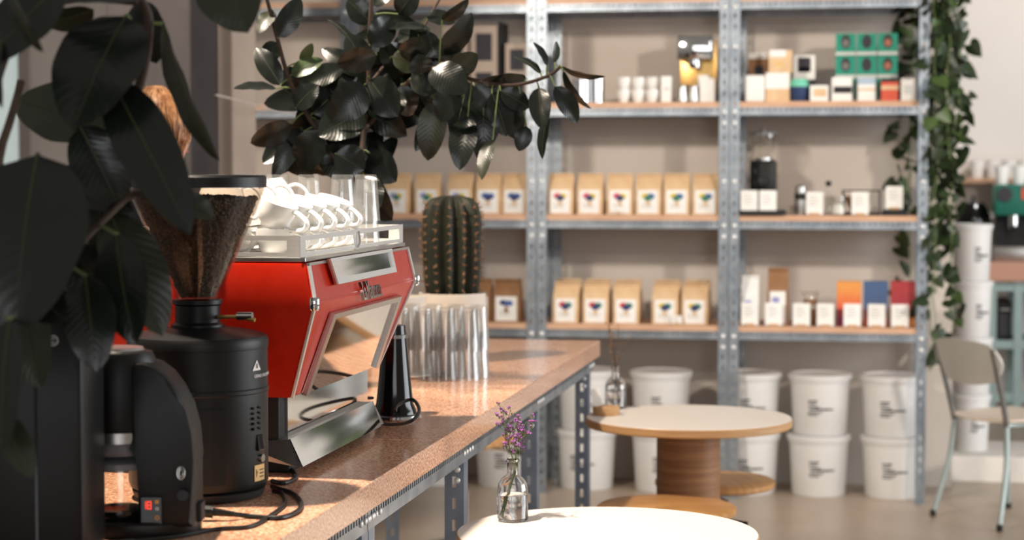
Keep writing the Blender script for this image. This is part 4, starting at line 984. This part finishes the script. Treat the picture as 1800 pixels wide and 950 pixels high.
obj('seed_head', f2, 'spine', s2, 0, kind='stuff')
h = at_z(1064, 731, .74); hd = thing('card_holder', 'round wooden card holder on the far table', 'card holder', (h.x, h.y + .02, .7401))
obj('wood_disc', lt([(.041, 0), (.042, .002), (.042, .025), (.04, .027)], 40), 'holder_wood', hd)
for i in range(2):
    b = bx(-.011, .011, -.0008, .0008, 0, .055); o = obj('menu_card', b, 'paper_white', None, 0, (h.x - .028 + .006 * i, h.y + .012 + .01 * i, .7675)); o.rotation_euler = (R(6 - 12 * i), R(-12), R(15)); tag(o, ['white paper card leaning at the front of the wooden holder', 'white paper card leaning at the back of the wooden holder'][i], 'card', 'cards in the wooden holder')

# ------------------------------------------------------------------ chair at the right
A = at_z(1640, 908, 0); Bf = at_z(1757, 935, 0); mid = (A + Bf) / 2; ang = math.atan2(Bf.y - A.y, Bf.x - A.x); hw = (Bf - A).length / 2
ch = thing('cafe_chair', 'pale grey school-style chair with tubular steel legs', 'chair', (mid.x, mid.y, 0), ang)
sv = newbm(); n = 9
def slab(name, fn, th, m, nu=12, nv=8):
    b = newbm(); top = {}; bot = {}
    for i in range(nu + 1):
        for j in range(nv + 1):
            p, nrm = fn(i / nu * 2 - 1, j / nv * 2 - 1); top[i, j] = b.verts.new(p + nrm * th / 2); bot[i, j] = b.verts.new(p - nrm * th / 2)
    for i in range(nu):
        for j in range(nv):
            b.faces.new((top[i, j], top[i + 1, j], top[i + 1, j + 1], top[i, j + 1])); b.faces.new((bot[i, j], bot[i, j + 1], bot[i + 1, j + 1], bot[i + 1, j]))
    ed = [(i, 0) for i in range(nu)] + [(nu, j) for j in range(nv)] + [(i, nv) for i in range(nu, 0, -1)] + [(0, j) for j in range(nv, 0, -1)]
    for a_, b_ in zip(ed, ed[1:] + ed[:1]): b.faces.new((top[a_], bot[a_], bot[b_], top[b_]))
    return obj(name, b, m, ch, 50)
def sq(u, v, k=.36):          # square to rounded square
    return u * math.sqrt(1 - k * v * v / 1), v * math.sqrt(1 - k * u * u / 1)
def fseat(u, v):
    a, b = sq(u, v, .3); return Vector((a * .2, .235 + b * .2, .452 + .012 * b * b * (1 if b > 0 else .4) - .012 * (1 - a * a))), Vector((0, 0, 1))
def fback(u, v):
    a, b = sq(u, v, .34); k = .9 if b < 0 else 1.0
    return Vector((a * .205 * (1 - .12 * max(0, -b)), .02 - .03 * (b + 1) - .045 * (1 - a * a) + .02, .695 + b * .098)), Vector((0, 1, .1)).normalized()
slab('seat', fseat, .011, 'chair_seat'); slab('backrest', fback, .011, 'chair_paint')
for sx in (-1, 1):
    pb = [(sx * hw, 0, .012), (sx * (hw - .03), .06, .25), (sx * (hw - .045), .075, .43)]
    obj('rear_leg', tb(smoothpts(pb, 4), .0115, 12), 'chair_tube', ch); b = newbm(); lathe(b, [(.013, 0), (.0135, .01), (.0135, .026), (.012, .03)], 12); obj('rubber_foot', b, 'rubber', ch, 40, (sx * hw, 0, 0))
    obj('back_post', tb(smoothpts([(sx * (hw - .045), .075, .425), (sx * (hw - .04), .04, .56), (sx * (hw - .035), -.02, .76)], 4), .0115, 12), 'chair_post', ch)
    obj('front_leg', tb(smoothpts([(sx * (hw - .045), .36, .435), (sx * (hw - .02), .40, .2), (sx * hw, .43, .012)], 4), .0115, 12), 'chair_tube', ch); b = newbm(); lathe(b, [(.013, 0), (.0135, .01), (.0135, .026), (.012, .03)], 12); obj('rubber_foot', b, 'rubber', ch, 40, (sx * hw, .43, 0))
    obj('side_rail', tb([(sx * (hw - .045), .07, .432), (sx * (hw - .045), .37, .432)], .010, 10), 'chair_tube', ch)
obj('cross_tube', tb([(-hw + .045, .2, .425), (hw - .045, .2, .425)], .009, 10), 'chair_tube', ch)

# ================================================================== FAR RIGHT: bench, green machine, cups
p0 = at_y(1738, 455, 12.35); xb0 = p0.x; xb1 = xb0 + 1.6
t = thing('back_bench', 'mint grey metal bench with pink-brown top behind the chair', 'bench', (xb0, 12.35, 0))
obj('bench_top', bx(0, 1.6, 0, .7, .83, .945, bev=.004), 'bench_slab', t, 0)
for x in (.0, .155, 1.55):
    for y in (.02, .63): obj('leg', bx(x, x + .05, y, y + .05, 0, .83), 'bench_mint', t, 0)
for z in (.77, .42, .1): obj('rail', bx(.05, 1.55, .025, .06, z, z + .05), 'bench_mint', t, 0)
obj('lower_shelf', bx(.05, 1.55, .06, .63, .44, .465), 'bench_mint', t, 0)
q = thing('black_oven', 'small black oven on the lower shelf of the back bench', 'oven', (xb0 + .0, 12.35, .4655))
obj('oven_body', bx(.06, .145, .08, .5, 0, .24, bev=.01), 'black_plastic', q, 0); obj('oven_door', bx(.07, .138, .072, .08, .03, .17), 'portrait_dark', q, 0); obj('door_handle', tb([(.075, .06, .19), (.133, .06, .19)], .006, 8), 'steel_brushed', q)
xg = at_y(1748, 400, 12.45).x
q = thing('green_espresso_machine', 'dark green espresso machine with red badge on the back bench', 'espresso machine', (xg, 12.45, .9455))
obj('base', bx(.0, .8, .05, .5, 0, .09, bev=.006), 'steel_brushed', q); obj('back_panel', bx(.02, .8, .25, .45, .09, .33), 'black_plastic', q, 0); obj('head', bx(0, .8, .02, .5, .28, .47, bev=.015), 'green_machine', q); obj('badge', bx(.16, .3, .012, .022, .38, .45), 'red_box', q, 0)
for i in range(3): 
    o = obj('group_head', lt([(.035, .2), (.035, .28)], 20), 'chrome', q, loc=(.12 + .22 * i, .14, 0)); obj('portafilter', tb([(0, -.03, .21), (0, -.15, .2)], .014, 8), 'black_plastic', o)
b = newbm(); tube(b, [(0, .0, 0), (0, .012, 0)], .045, 20); obj('gauge', b, 'portrait_dark', q, 40, (.06, .01, .41))
cupB = None
for i in range(6):
    t = thing('paper_cup', 'white cup on top of the green machine, %s from left' % ORD[i], 'cup', (xg + .05 + i * .105, 12.62, .9455 + .4703), 0, 'cups on the green machine')
    if i == 0: a_ = obj('cup_body', lt([(.034, 0), (.046, .11), (.044, .11), (.032, .004)], 20), 'porcelain', t); b_ = obj('rim', lt([(.0465, .108), (.048, .111), (.0465, .114)], 20), 'porcelain', t); cupB = (a_.data, b_.data)
    else: link('cup_body', cupB[0], t); link('rim', cupB[1], t)
xs = at_y(1690, 318, 13.0).x
t = thing('wall_shelf', 'thin wooden wall shelf holding a row of white cups', 'shelf', (xs, 13.2, 1.42)); obj('board', bx(0, 1.8, -.22, 0, 0, .03, bev=.002), 'shelf_ply', t, 0)
for i in range(2): obj('bracket', bx(.3 + i, .33 + i, -.18, -.0005, -.15, -.0005), 'galvanised', t, 0)
for i in range(7):
    t = thing('paper_cup', 'white cup on the thin wall shelf, %s from left' % ORD[i], 'cup', (xs + .1 + i * .1, 13.09, 1.4503), 0, 'cups on the wall shelf'); link('cup_body', cupB[0], t); link('rim', cupB[1], t)
xk = at_y(1712, 380, 12.6).x
t = thing('dark_kettle', 'dark round kettle half hidden behind the slim buckets', 'kettle', (xb0 + .0 - .08, 12.7, 0))
obj('stand', lt([(.12, 0), (.12, .02), (.02, .03), (.02, 1.08), (.09, 1.09)], 24), 'black_matte', t); obj('kettle_body', lt([(.09, 1.09), (.11, 1.12), (.11, 1.22), (.07, 1.3), (.01, 1.32), (.012, 1.34), (0, 1.34)], 28), 'black_gloss', t)

# ================================================================== PLANTS
def leaf_mesh(P0, P1, width, nrm, bend=.12, fold=.25, wav=.0, nu=14, nv=6, tipk=1.0):
    P0 = Vector(P0); P1 = Vector(P1); ax = P1 - P0; L = ax.length; ax.normalize()
    nrm = (nrm - ax * nrm.dot(ax)).normalized(); side = ax.cross(nrm)
    bm = newbm(); uvl = bm.loops.layers.uv.new('UVMap'); g = {}
    mid = []
    for i in range(nu + 1):
        s = i / nu; w_ = width / 2 * (math.sin(PI * min(1, s) ** .86) ** .62) * (1 - .0 * s)
        if s > .93: w_ = width / 2 * (math.sin(PI * .93 ** .86) ** .62) * max(0, (1 - s) / .07) ** .8
        c = P0 + ax * (L * s) + nrm * (bend * L * (4 * s * (1 - s)) * .5)
        mid.append(c + nrm * .0006)
        for j in range(nv + 1):
            tt = j / nv * 2 - 1
            g[i, j] = (bm.verts.new(c + side * (w_ * tt) + nrm * (w_ * fold * (abs(tt) ** 1.3) - w_ * .25 * tt * tt * abs(fold) + wav * w_ * math.sin(s * 17 + tt * 3) * tt * tt)), (s, tt))
    for i in range(nu):
        for j in range(nv):
            q = [g[i, j], g[i + 1, j], g[i + 1, j + 1], g[i, j + 1]]; f = bm.faces.new([a[0] for a in q])
            for lp_, a in zip(f.loops, q): lp_[uvl].uv = a[1]
    return bm, mid
def add_leaf(plant, o0, bpx, tpx, d0, d1, wpx, roll, m, bend=.12, fold=.25, midrib='stem_green', wav=.05, ribr=.0016):
    P0 = at_d(bpx[0], bpx[1], d0); P1 = at_d(tpx[0], tpx[1], d1); dm = (d0 + d1) / 2
    width = wpx * dm / F / max(.35, math.cos(R(roll)))
    ax = (P1 - P0).normalized(); nr = -VIEW; nr = (nr - ax * nr.dot(ax)).normalized(); nr = Matrix.Rotation(R(roll), 3, ax) @ nr
    bm, mid = leaf_mesh(P0 - o0, P1 - o0, width, nr, bend, fold, wav)
    o = obj('leaf', bm, m, plant, 180)
    if midrib:
        obj('midrib', tb(mid[:-1], ribr, 5, r1=ribr * .35), midrib, o, 60)
    return P0
# ---- foreground rubber plant, at the left edge
PO = Vector((-1.50, 2.32, CZ)); fp = thing('rubber_plant', 'large dark rubber plant hanging over the left of the picture', 'plant', PO)
obj('pot', lt([(.1, 0), (.104, .004), (.13, .22), (.13, .235), (.12, .235), (.118, .21), (0, .205)], 40, cap1=False), 'pot_dark', fp); obj('soil', lt([(.117, .205), (.1, .215), (0, .218)], 24), 'soil', fp)
D = 2.72
FL = [  # base px, tip px, base dist, tip dist, width px, roll, material
    ((222, 28), (128, 230), 2.72, 2.62, 158, 8, 'leaf_dark'), ((195, 140), (335, 413), 2.70, 2.60, 104, -14, 'leaf_dark'), ((286, 42), (386, 284), 2.78, 2.74, 44, 58, 'leaf_olive'),
    ((105, -25), (-25, 112), 2.6, 2.55, 105, 10, 'leaf_dark'), ((18, -12), (77, 92), 2.5, 2.5, 30, 50, 'leaf_dark'), ((165, 16), (66, 40), 2.75, 2.8, 36, -50, 'leaf_olive'),
    ((262, -8), (110, 0), 2.7, 2.65, 46, 40, 'leaf_dark'), ((250, 0), (275, 112), 2.84, 2.86, 74, 20, 'leaf_dark'), ((385, -85), (436, 58), 2.75, 2.7, 128, 10, 'leaf_olive'),
    ((2, 70), (4, 192), 2.55, 2.55, 24, 40, 'leaf_dark'), ((195, 232), (28, 176), 2.86, 2.9, 112, 25, 'leaf_olive'), ((140, 222), (212, 372), 2.78, 2.8, 98, -20, 'leaf_dark'),
    ((66, 272), (28, 590), 2.58, 2.5, 238, 6, 'leaf_dark'), ((190, 372), (286, 592), 2.8, 2.76, 100, -24, 'leaf_olive'), ((205, 412), (238, 607), 2.7, 2.66, 98, 12, 'leaf_dark'),
    ((150, 485), (170, 654), 2.66, 2.62, 94, -8, 'leaf_dark'), ((45, 530), (72, 684), 2.72, 2.68, 92, 15, 'leaf_olive'), ((18, 560), (8, 790), 2.45, 2.42, 78, 20, 'leaf_dark'),
    ((-6, 725), (56, 842), 2.48, 2.44, 52, -28, 'leaf_olive'), ((-30, 440), (118, 566), 2.64, 2.6, 108, -10, 'leaf_dark'), ((312, 345), (376, 384), 2.72, 2.72, 42, -25, 'leaf_olive'),
    ((60, 300), (190, 330), 2.84, 2.86, 60, 40, 'leaf_dark'), ((95, 330), (235, 372), 2.82, 2.8, 56, -40, 'leaf_dark'), ((-40, 300), (20, 440), 2.7, 2.7, 120, 20, 'leaf_dark'), ((170, 330), (205, 455), 2.85, 2.82, 84, 20, 'leaf_olive'), ((230, 380), (190, 500), 2.86, 2.85, 90, 10, 'leaf_dark'), ((100, 420), (170, 520), 2.78, 2.78, 90, 0, 'leaf_dark')]
bases = []
for (b, t_, d0, d1, wpx, roll, m) in FL: bases.append(add_leaf(fp, PO, b, t_, d0, d1, wpx, roll, m, .10, .22, 'stem_olive', .05, .0012))
def branch(plant, o0, pts, r, m='stem_brown', r1=None, name='branch'):
    P = smoothpts([at_d(px, py, d) - o0 if not isinstance(px, Vector) else px for px, py, d in pts], 5)
    obj(name, tb(P, r, 10, r1=r1 or r * .7), m, plant); return P
top = Vector((0, 0, .21))
S0 = Vector((.0, .0, .21))
branch(fp, PO, [(S0, 0, 0), (-90, 560, 2.62), (10, 425, 2.74), (110, 320, 2.8), (190, 240, 2.82), (245, 150, 2.8), (262, 40, 2.78), (250, -20, 2.76), (330, -90, 2.76)], .0085)
branch(fp, PO, [(S0, 0, 0), (-70, 430, 2.66), (5, 250, 2.7), (38, 142, 2.72)], .0075)
branch(fp, PO, [(-60, 420, 2.66), (-20, 200, 2.58), (40, 40, 2.6), (130, 0, 2.68), (240, 5, 2.72)], .006)
branch(fp, PO, [(S0, 0, 0), (-60, 640, 2.6), (20, 540, 2.62), (110, 460, 2.72), (190, 380, 2.78), (240, 340, 2.8), (312, 345, 2.74)], .006)
branch(fp, PO, [(66, 272, 2.58), (90, 330, 2.74), (60, 380, 2.76)], .0035)
branch(fp, PO, [(222, 28, 2.72), (250, 60, 2.79)], .0035, 'stem_green'); branch(fp, PO, [(195, 140, 2.70), (238, 160, 2.80)], .0035, 'stem_green'); branch(fp, PO, [(286, 42, 2.78), (262, 40, 2.78)], .003, 'stem_green')
branch(fp, PO, [(205, 412, 2.7), (175, 396, 2.77)], .003, 'stem_green'); branch(fp, PO, [(150, 485, 2.66), (110, 460, 2.72)], .003, 'stem_green')
branch(fp, PO, [(18, 560, 2.45), (0, 560, 2.61)], .003, 'stem_green'); branch(fp, PO, [(-6, 725, 2.48), (-50, 640, 2.6)], .003, 'stem_green')

# ---- second rubber plant, behind the machine
P2 = Vector((-1.42, 4.98, CZ)); rp = thing('rubber_plant', 'glossy rubber plant behind the espresso machine, arching to the right', 'plant', P2)
obj('pot', lt([(.09, 0), (.094, .004), (.115, .2), (.115, .215), (.105, .215), (.103, .19), (0, .185)], 40, cap1=False), 'pot_dark', rp); obj('soil', lt([(.102, .185), (.09, .195), (0, .197)], 24), 'soil', rp)
S2 = Vector((0, 0, .19)); D2 = 5.1
b1 = [(S2, 0, 0), (600, 330, 5.1), (575, 260, 5.1), (530, 185, 5.08), (505, 130, 5.05), (488, 70, 5.05), (475, 20, 5.03), (462, -30, 5.0)]
b2 = [(S2, 0, 0), (625, 320, 5.1), (640, 230, 5.12), (648, 150, 5.1), (650, 60, 5.08), (655, -30, 5.06)]
b3 = [(640, 230, 5.12), (700, 160, 5.1), (760, 120, 5.02), (830, 140, 4.98), (900, 150, 4.95), (960, 135, 4.93), (985, 118, 4.92)]
b4 = [(648, 150, 5.1), (690, 100, 5.15), (735, 60, 5.18), (760, 20, 5.2), (790, -30, 5.2)]
for bb, r_ in ((b1, .0065), (b2, .008), (b3, .006), (b4, .0045)): branch(rp, P2, bb, r_)
L2 = [((489, 66), (528, -4), 40, 15), ((493, 150), (450, 84), 40, 10), ((530, 110), (549, 76), 20, 20), ((512, 132), (568, 105), 32, -25), ((486, 156), (410, 156), 18, 60), ((626, 86), (574, 33), 14, 60),
      ((662, 96), (592, 112), 42, -30), ((632, 165), (716, 240), 58, 20), ((640, 150), (585, 210), 66, -10), ((650, 140), (700, 205), 64, 10), ((605, 195), (630, 272), 42, 0), ((630, 280), (672, 232), 40, -10), ((650, 270), (697, 320), 58, 10),
      ((545, 262), (580, 296), 34, 20), ((512, 218), (440, 252), 40, -25), ((515, 248), (462, 288), 40, 20), ((555, 210), (572, 252), 26, 40), ((700, 25), (735, -20), 44, 0), ((756, 50), (683, 52), 18, 62), ((520, 190), (560, 150), 44, -20),
      ((480, 20), (455, 60), 30, 20), ((500, 120), (530, 160), 44, 10), ((488, 75), (460, 110), 34, -15), ((550, 200), (600, 150), 60, 15), ((560, 230), (530, 300), 60, 10), ((590, 270), (640, 300), 60, -10), ((575, 250), (610, 320), 56, 15),
      ((640, 200), (560, 240), 70, 20), ((645, 190), (700, 150), 60, -25), ((650, 120), (610, 60), 46, -10), ((650, 80), (690, 30), 46, 20), ((652, 40), (610, 0), 44, 10), ((655, 10), (690, -30), 40, -20), ((690, 100), (740, 120), 50, -30), ((700, 90), (760, 75), 40, 35), ((735, 60), (780, 100), 40, 10), ((745, 45), (700, 75), 34, 30), ((777, 36), (824, -2), 20, 40), ((750, 30), (800, 40), 30, -40),
      ((700, 160), (670, 215), 56, 12), ((720, 140), (780, 150), 56, -20), ((705, 150), (720, 205), 46, 0), ((760, 120), (820, 165), 60, -15), ((740, 130), (735, 95), 42, 20), ((790, 125), (840, 95), 40, 30), ((770, 120), (810, 105), 34, 25),
      ((767, 176), (752, 283), 52, 5), ((815, 172), (795, 245), 38, -15), ((822, 205), (808, 300), 50, 10), ((850, 168), (850, 270), 62, 0), ((866, 246), (847, 317), 26, 30), ((895, 160), (905, 245), 50, 5), ((926, 222), (912, 266), 32, 0), ((947, 154), (954, 228), 40, 8), ((975, 152), (1015, 216), 36, -15), ((964, 206), (954, 280), 18, 50),
      ((926, 139), (846, 142), 30, -40), ((950, 130), (902, 100), 14, 58), ((961, 116), (937, 74), 13, 50), ((985, 116), (1065, 134), 9, 65), ((990, 124), (1040, 192), 12, 62), ((975, 110), (977, 72), 13, 40), ((835, 150), (880, 185), 50, 0), ((865, 165), (890, 240), 46, -20), ((800, 150), (775, 215), 50, 20), ((880, 160), (930, 190), 40, -10), ((620, 300), (690, 388), 64, 15), ((640, 310), (655, 380), 60, 0), ((600, 310), (650, 345), 60, 10)]
rnd = random.Random(21)
def depth2(px):
    return 5.08 if px < 700 else 5.06 - (px - 700) / 300 * .13
for i, (b, t_, wpx, roll) in enumerate(L2):
    d = depth2((b[0] + t_[0]) / 2) + rnd.uniform(-.07, .07)
    m = 'leaf_young' if i in (2, 3) else ('leaf_olive' if rnd.random() < .12 else 'leaf_dark')
    P0 = add_leaf(rp, P2, b, t_, d, d + rnd.uniform(-.05, .05), wpx, roll, m, rnd.uniform(.08, .2), .22, 'stem_olive' if i % 2 else None, .05, .0010)
rf = random.Random(77); fills = []
for cx0, cy0, rx_, ry_, nn in ((560, 230, 95, 85, 22), (655, 150, 70, 120, 26), (730, 90, 60, 70, 14), (800, 190, 70, 60, 12), (650, 300, 45, 50, 8)):
    for i in range(nn):
        a = rf.uniform(0, 2 * PI); q_ = math.sqrt(rf.random()); x = cx0 + rx_ * q_ * math.cos(a); y = cy0 + ry_ * q_ * math.sin(a)
        th_ = rf.choice([rf.uniform(20, 160), rf.uniform(20, 160), rf.uniform(-60, 240)]); L_ = rf.uniform(70, 112)
        fills.append(((x, y), (x + L_ * math.cos(R(th_)), y + L_ * math.sin(R(th_))), L_ * rf.uniform(.36, .46), rf.uniform(-45, 45), rf.uniform(.03, .16)))
for b, t_, wpx, roll, dd in fills:
    if not (420 < t_[0] < 880 and t_[1] < 330): continue
    d = depth2(b[0]) + dd; add_leaf(rp, P2, b, t_, d, d + rf.uniform(-.04, .06), wpx, roll, 'leaf_dark', rf.uniform(.08, .2), .22, None)
# stalks to the nearest branch point
brp = []
for bb in (b1, b2, b3, b4): brp += smoothpts([(x if isinstance(x, Vector) else at_d(x, y, d_) - P2) for x, y, d_ in bb], 6)
rnd = random.Random(21)
for i, (b, t_, wpx, roll) in enumerate(L2):
    d = depth2((b[0] + t_[0]) / 2) + rnd.uniform(-.07, .07); rnd.random() if i not in (2, 3) else None; rnd.uniform(0, 1); rnd.uniform(0, 1)
    q = at_d(b[0], b[1], d) - P2; n_ = min(brp, key=lambda v: (v - q).length)
    if .004 < (n_ - q).length < .16: obj('stalk', tb(smoothpts([n_, n_.lerp(q, .5) + Vector((0, 0, .004)), q], 3), .002, 6), 'stem_green', rp)

# ---- trailing vine on the right post
VO = Vector((.35, SF + .15, 2.75)); vn = thing('trailing_vine', 'green trailing vine hanging down beside the right shelving post', 'plant', VO)
# its pot stands on top of the shelving, above the picture
obj('pot', lt([(.08, -.44), (.085, -.436), (.1, -.27), (.1, -.26), (.092, -.26), (.09, -.28), (0, -.285)], 32, cap1=False), 'pot_white', vn, loc=(-.24, 0, -.0195))
rnd = random.Random(9); leafs = []
def heart(name, m):
    bm = newbm(); uvl = bm.loops.layers.uv.new('UVMap'); n = 18; c = bm.verts.new((0, 0, -.3)); out = []
    for k in range(n):
        a = 2 * PI * k / n; x = .5 * math.sin(a) ** 3 * 1.05; z = .42 * (math.cos(a) - .38 * math.cos(2 * a) - .15 * math.cos(3 * a)) * .95 - .42
        out.append(bm.verts.new((x, .10 * x * x * 4, z)))
    for k in range(n):
        f = bm.faces.new((c, out[k], out[(k + 1) % n]))
        for lp_ in f.loops: lp_[uvl].uv = (-lp_.vert.co.z, lp_.vert.co.x * 2)
    me = bpy.data.meshes.new(name); bm.to_mesh(me); bm.free(); me.materials.append(M[m])
    for p in me.polygons: p.use_smooth = True
    return me
h1 = heart('leaf', 'leaf_pothos'); h2 = heart('leaf', 'leaf_pothos_light')
vines = [(1648, 9.02, 640), (1660, 9.1, 560), (1672, 9.14, 420), (1640, 9.16, 660), (1652, 9.2, 520), (1664, 9.22, 610), (1684, 9.12, 270), (1603, 9.42, 330), (1597, 9.43, 400), (1606, 9.41, 560), (1644, 9.08, 350), (1676, 9.2, 330), (1656, 9.24, 440), (1636, 9.12, 470), (1690, 9.16, 250), (1668, 9.0, 300)]
cnt = 0
for vi, (px, y, pyend) in enumerate(vines):
    pts = []; py = -60; x = px
    while py < pyend:
        x += rnd.uniform(-6, 6); x += (px - x) * .15
        if vi in (7, 8, 9): x = min(x, 1608)
        pts.append(at_y(x, py, y + rnd.uniform(-.015, .015))); py += 34
    start = Vector((.11, SF + .15, 2.50)); st_ = Vector((pts[0].x, pts[0].y, 2.47))
    P = smoothpts([start, st_] + pts, 3); obj('vine_stem', tb([p - VO for p in P], .0022, 5), 'stem_green', vn)
    py = -30
    step = 16 if vi not in (7, 8, 9) else 20
    while py < pyend + 8:
        i = min(len(pts) - 1, max(0, int((py + 60) / 34))); p = pts[i].lerp(pts[min(i + 1, len(pts) - 1)], ((py + 60) % 34) / 34)
        s = rnd.uniform(.045, .09) * (1.15 if vi in (7, 8, 9) else 1)
        dx = rnd.uniform(-.035, .035)
        if vi in (7, 8, 9): dx = rnd.uniform(-.08, .01)
        o = link('leaf', h2 if rnd.random() < .13 else h1, vn, p - VO + Vector((dx, rnd.uniform(-.04, .03), .02)))
        o.scale = (s * .85, s, s * 1.3); o.rotation_euler = (R(rnd.uniform(-70, 35)), R(rnd.uniform(-55, 55)), R(rnd.uniform(-80, 80))); cnt += 1
        py += step * rnd.uniform(.8, 1.4) * (1 if py < 420 else 1.35)

# ================================================================== PERSON behind the counter, mostly hidden
pc = at_y(284, 212, 5.2); PB = Vector((pc.x, 5.2, .02)); HT = 1.70
pe = thing('person', 'person with short fair hair in dark top behind the counter', 'person', PB, R(160))
verts = [(0, 0, .95, .15, .11), (0, 0, 1.1, .135, .10), (0, 0, 1.28, .165, .115), (0, 0, 1.40, .12, .08), (0, .01, 1.455, .05, .05), (0, .01, 1.50, .056, .06), (0, 0, 1.58, .076, .09), (0, 0, 1.65, .07, .085), (0, .0, 1.685, .035, .045)]
edges = [(i, i + 1) for i in range(len(verts) - 1)]
def addv(x, y, z, r, q, par): verts.append((x, y, z, r, q)); edges.append((par, len(verts) - 1)); return len(verts) - 1
addv(0, -.098, 1.575, .012, .014, 6)
for s in (-1, 1):
    sh = addv(s * .185, 0, 1.385, .055, .055, 3); el = addv(s * .235, -.02, 1.12, .042, .042, sh); wr = addv(s * .19, -.22, 1.04, .028, .03, el); pa = addv(s * .18, -.28, 1.035, .036, .02, wr)
    for k, (dx, L_) in enumerate([(-.03, .07), (-.01, .082), (.01, .078), (.03, .06)]):
        a_ = addv(s * .18 + dx, -.28 - L_ * .55, 1.035, .0095, .0095, pa); addv(s * .18 + dx, -.28 - L_, 1.02, .008, .008, a_)
    th_ = addv(s * (.18 - .045), -.29, 1.03, .011, .011, pa); addv(s * (.18 - .055), -.33, 1.025, .0095, .0095, th_)
    hp_ = addv(s * .1, 0, .88, .09, .09, 0); kn = addv(s * .11, -.01, .49, .058, .06, hp_); an = addv(s * .115, .02, .09, .038, .042, kn); addv(s * .125, -.13, .035, .04, .03, an)
me = bpy.data.meshes.new('body'); me.from_pydata([v[:3] for v in verts], edges, [])
po = bpy.data.objects.new('body', me); COL.objects.link(po); po.parent = pe
sk = po.modifiers.new('skin', 'SKIN'); sk.use_smooth_shade = True
for i, v in enumerate(verts): me.skin_vertices[0].data[i].radius = (v[3], v[4])
me.skin_vertices[0].data[0].use_root = True
sd = po.modifiers.new('sub', 'SUBSURF'); sd.levels = 2; sd.render_levels = 2
# clothing colour by height on the body's own mesh: baked so that faces can carry two materials
dg = bpy.context.evaluated_depsgraph_get(); bm_ = bpy.data.meshes.new_from_object(po.evaluated_get(dg)); po.modifiers.clear(); po.data = bm_
bm_.materials.clear(); bm_.materials.append(M['skin']); bm_.materials.append(M['shirt_dark'])
for p in bm_.polygons:
    c = p.center; p.use_smooth = True; p.material_index = 1 if (c.z < 1.445 and not (c.y < -.2 and c.z > .9)) else 0
hr = newbm(); rnd = random.Random(2); hc = Vector((0, .008, 1.605))
lathe(hr, [(0.02, -.085), (.075, -.06), (.088, -.01), (.086, .04), (.062, .078), (.03, .094), (0, .098)], 24, hc.x, hc.y + .016, hc.z)
for i in range(420):
    a = rnd.uniform(0, 2 * PI)
    if abs((a - 1.5 * PI)) < .75: continue
    r_ = rnd.uniform(.89, 1.03); a2 = a + rnd.uniform(-.5, .5); L_ = rnd.uniform(.3, 1)
    pts = []
    for k in range(6):
        ph = R(12 + (60 + 75 * L_) * k / 5); aa = a + (a2 - a) * k / 5
        pts.append(hc + Vector((.092 * r_ * math.sin(ph) * math.cos(aa), .016 + .106 * r_ * math.sin(ph) * math.sin(aa), .102 * r_ * math.cos(ph) + (-.012 if k == 5 else 0))))
    tube(hr, pts, .0042, 4, r1=.0012)
obj('hair', hr, 'hair', pe, 60)
for s in (-1, 1):
    e = newbm(); lathe(e, [(0, -.006), (.009, -.004), (.011, 0), (.009, .004), (0, .006)], 12); bmesh.ops.scale(e, vec=(.5, 1, 2.6), verts=e.verts); obj('ear', e, 'skin', pe, 60, (s * .08, .005, 1.575))
    e = newbm(); lathe(e, [(0, -.006), (.006, -.003), (.006, .003), (0, .006)], 10); obj('eye', e, 'black_gloss', pe, 60, (s * .03, -.083, 1.60))
obj('mouth', bx(-.022, .022, -.088, -.08, 1.53, 1.537, bev=.002), 'red_box', pe, 0)
# thin cord strung in front of the pale upright
a_ = at_y(384, 168, 6.79); b_ = Vector((-2.44, SF + .002, a_.z - .04))
o = obj('power_cable', tb(smoothpts([a_ - Vector((.06, .02, 0)), a_, a_.lerp(b_, .5) - Vector((0, 0, .012)), b_], 4), .0035, 6), 'cord_white'); tag(o, 'thin pale cable stretched past the plaster upright', 'cable')
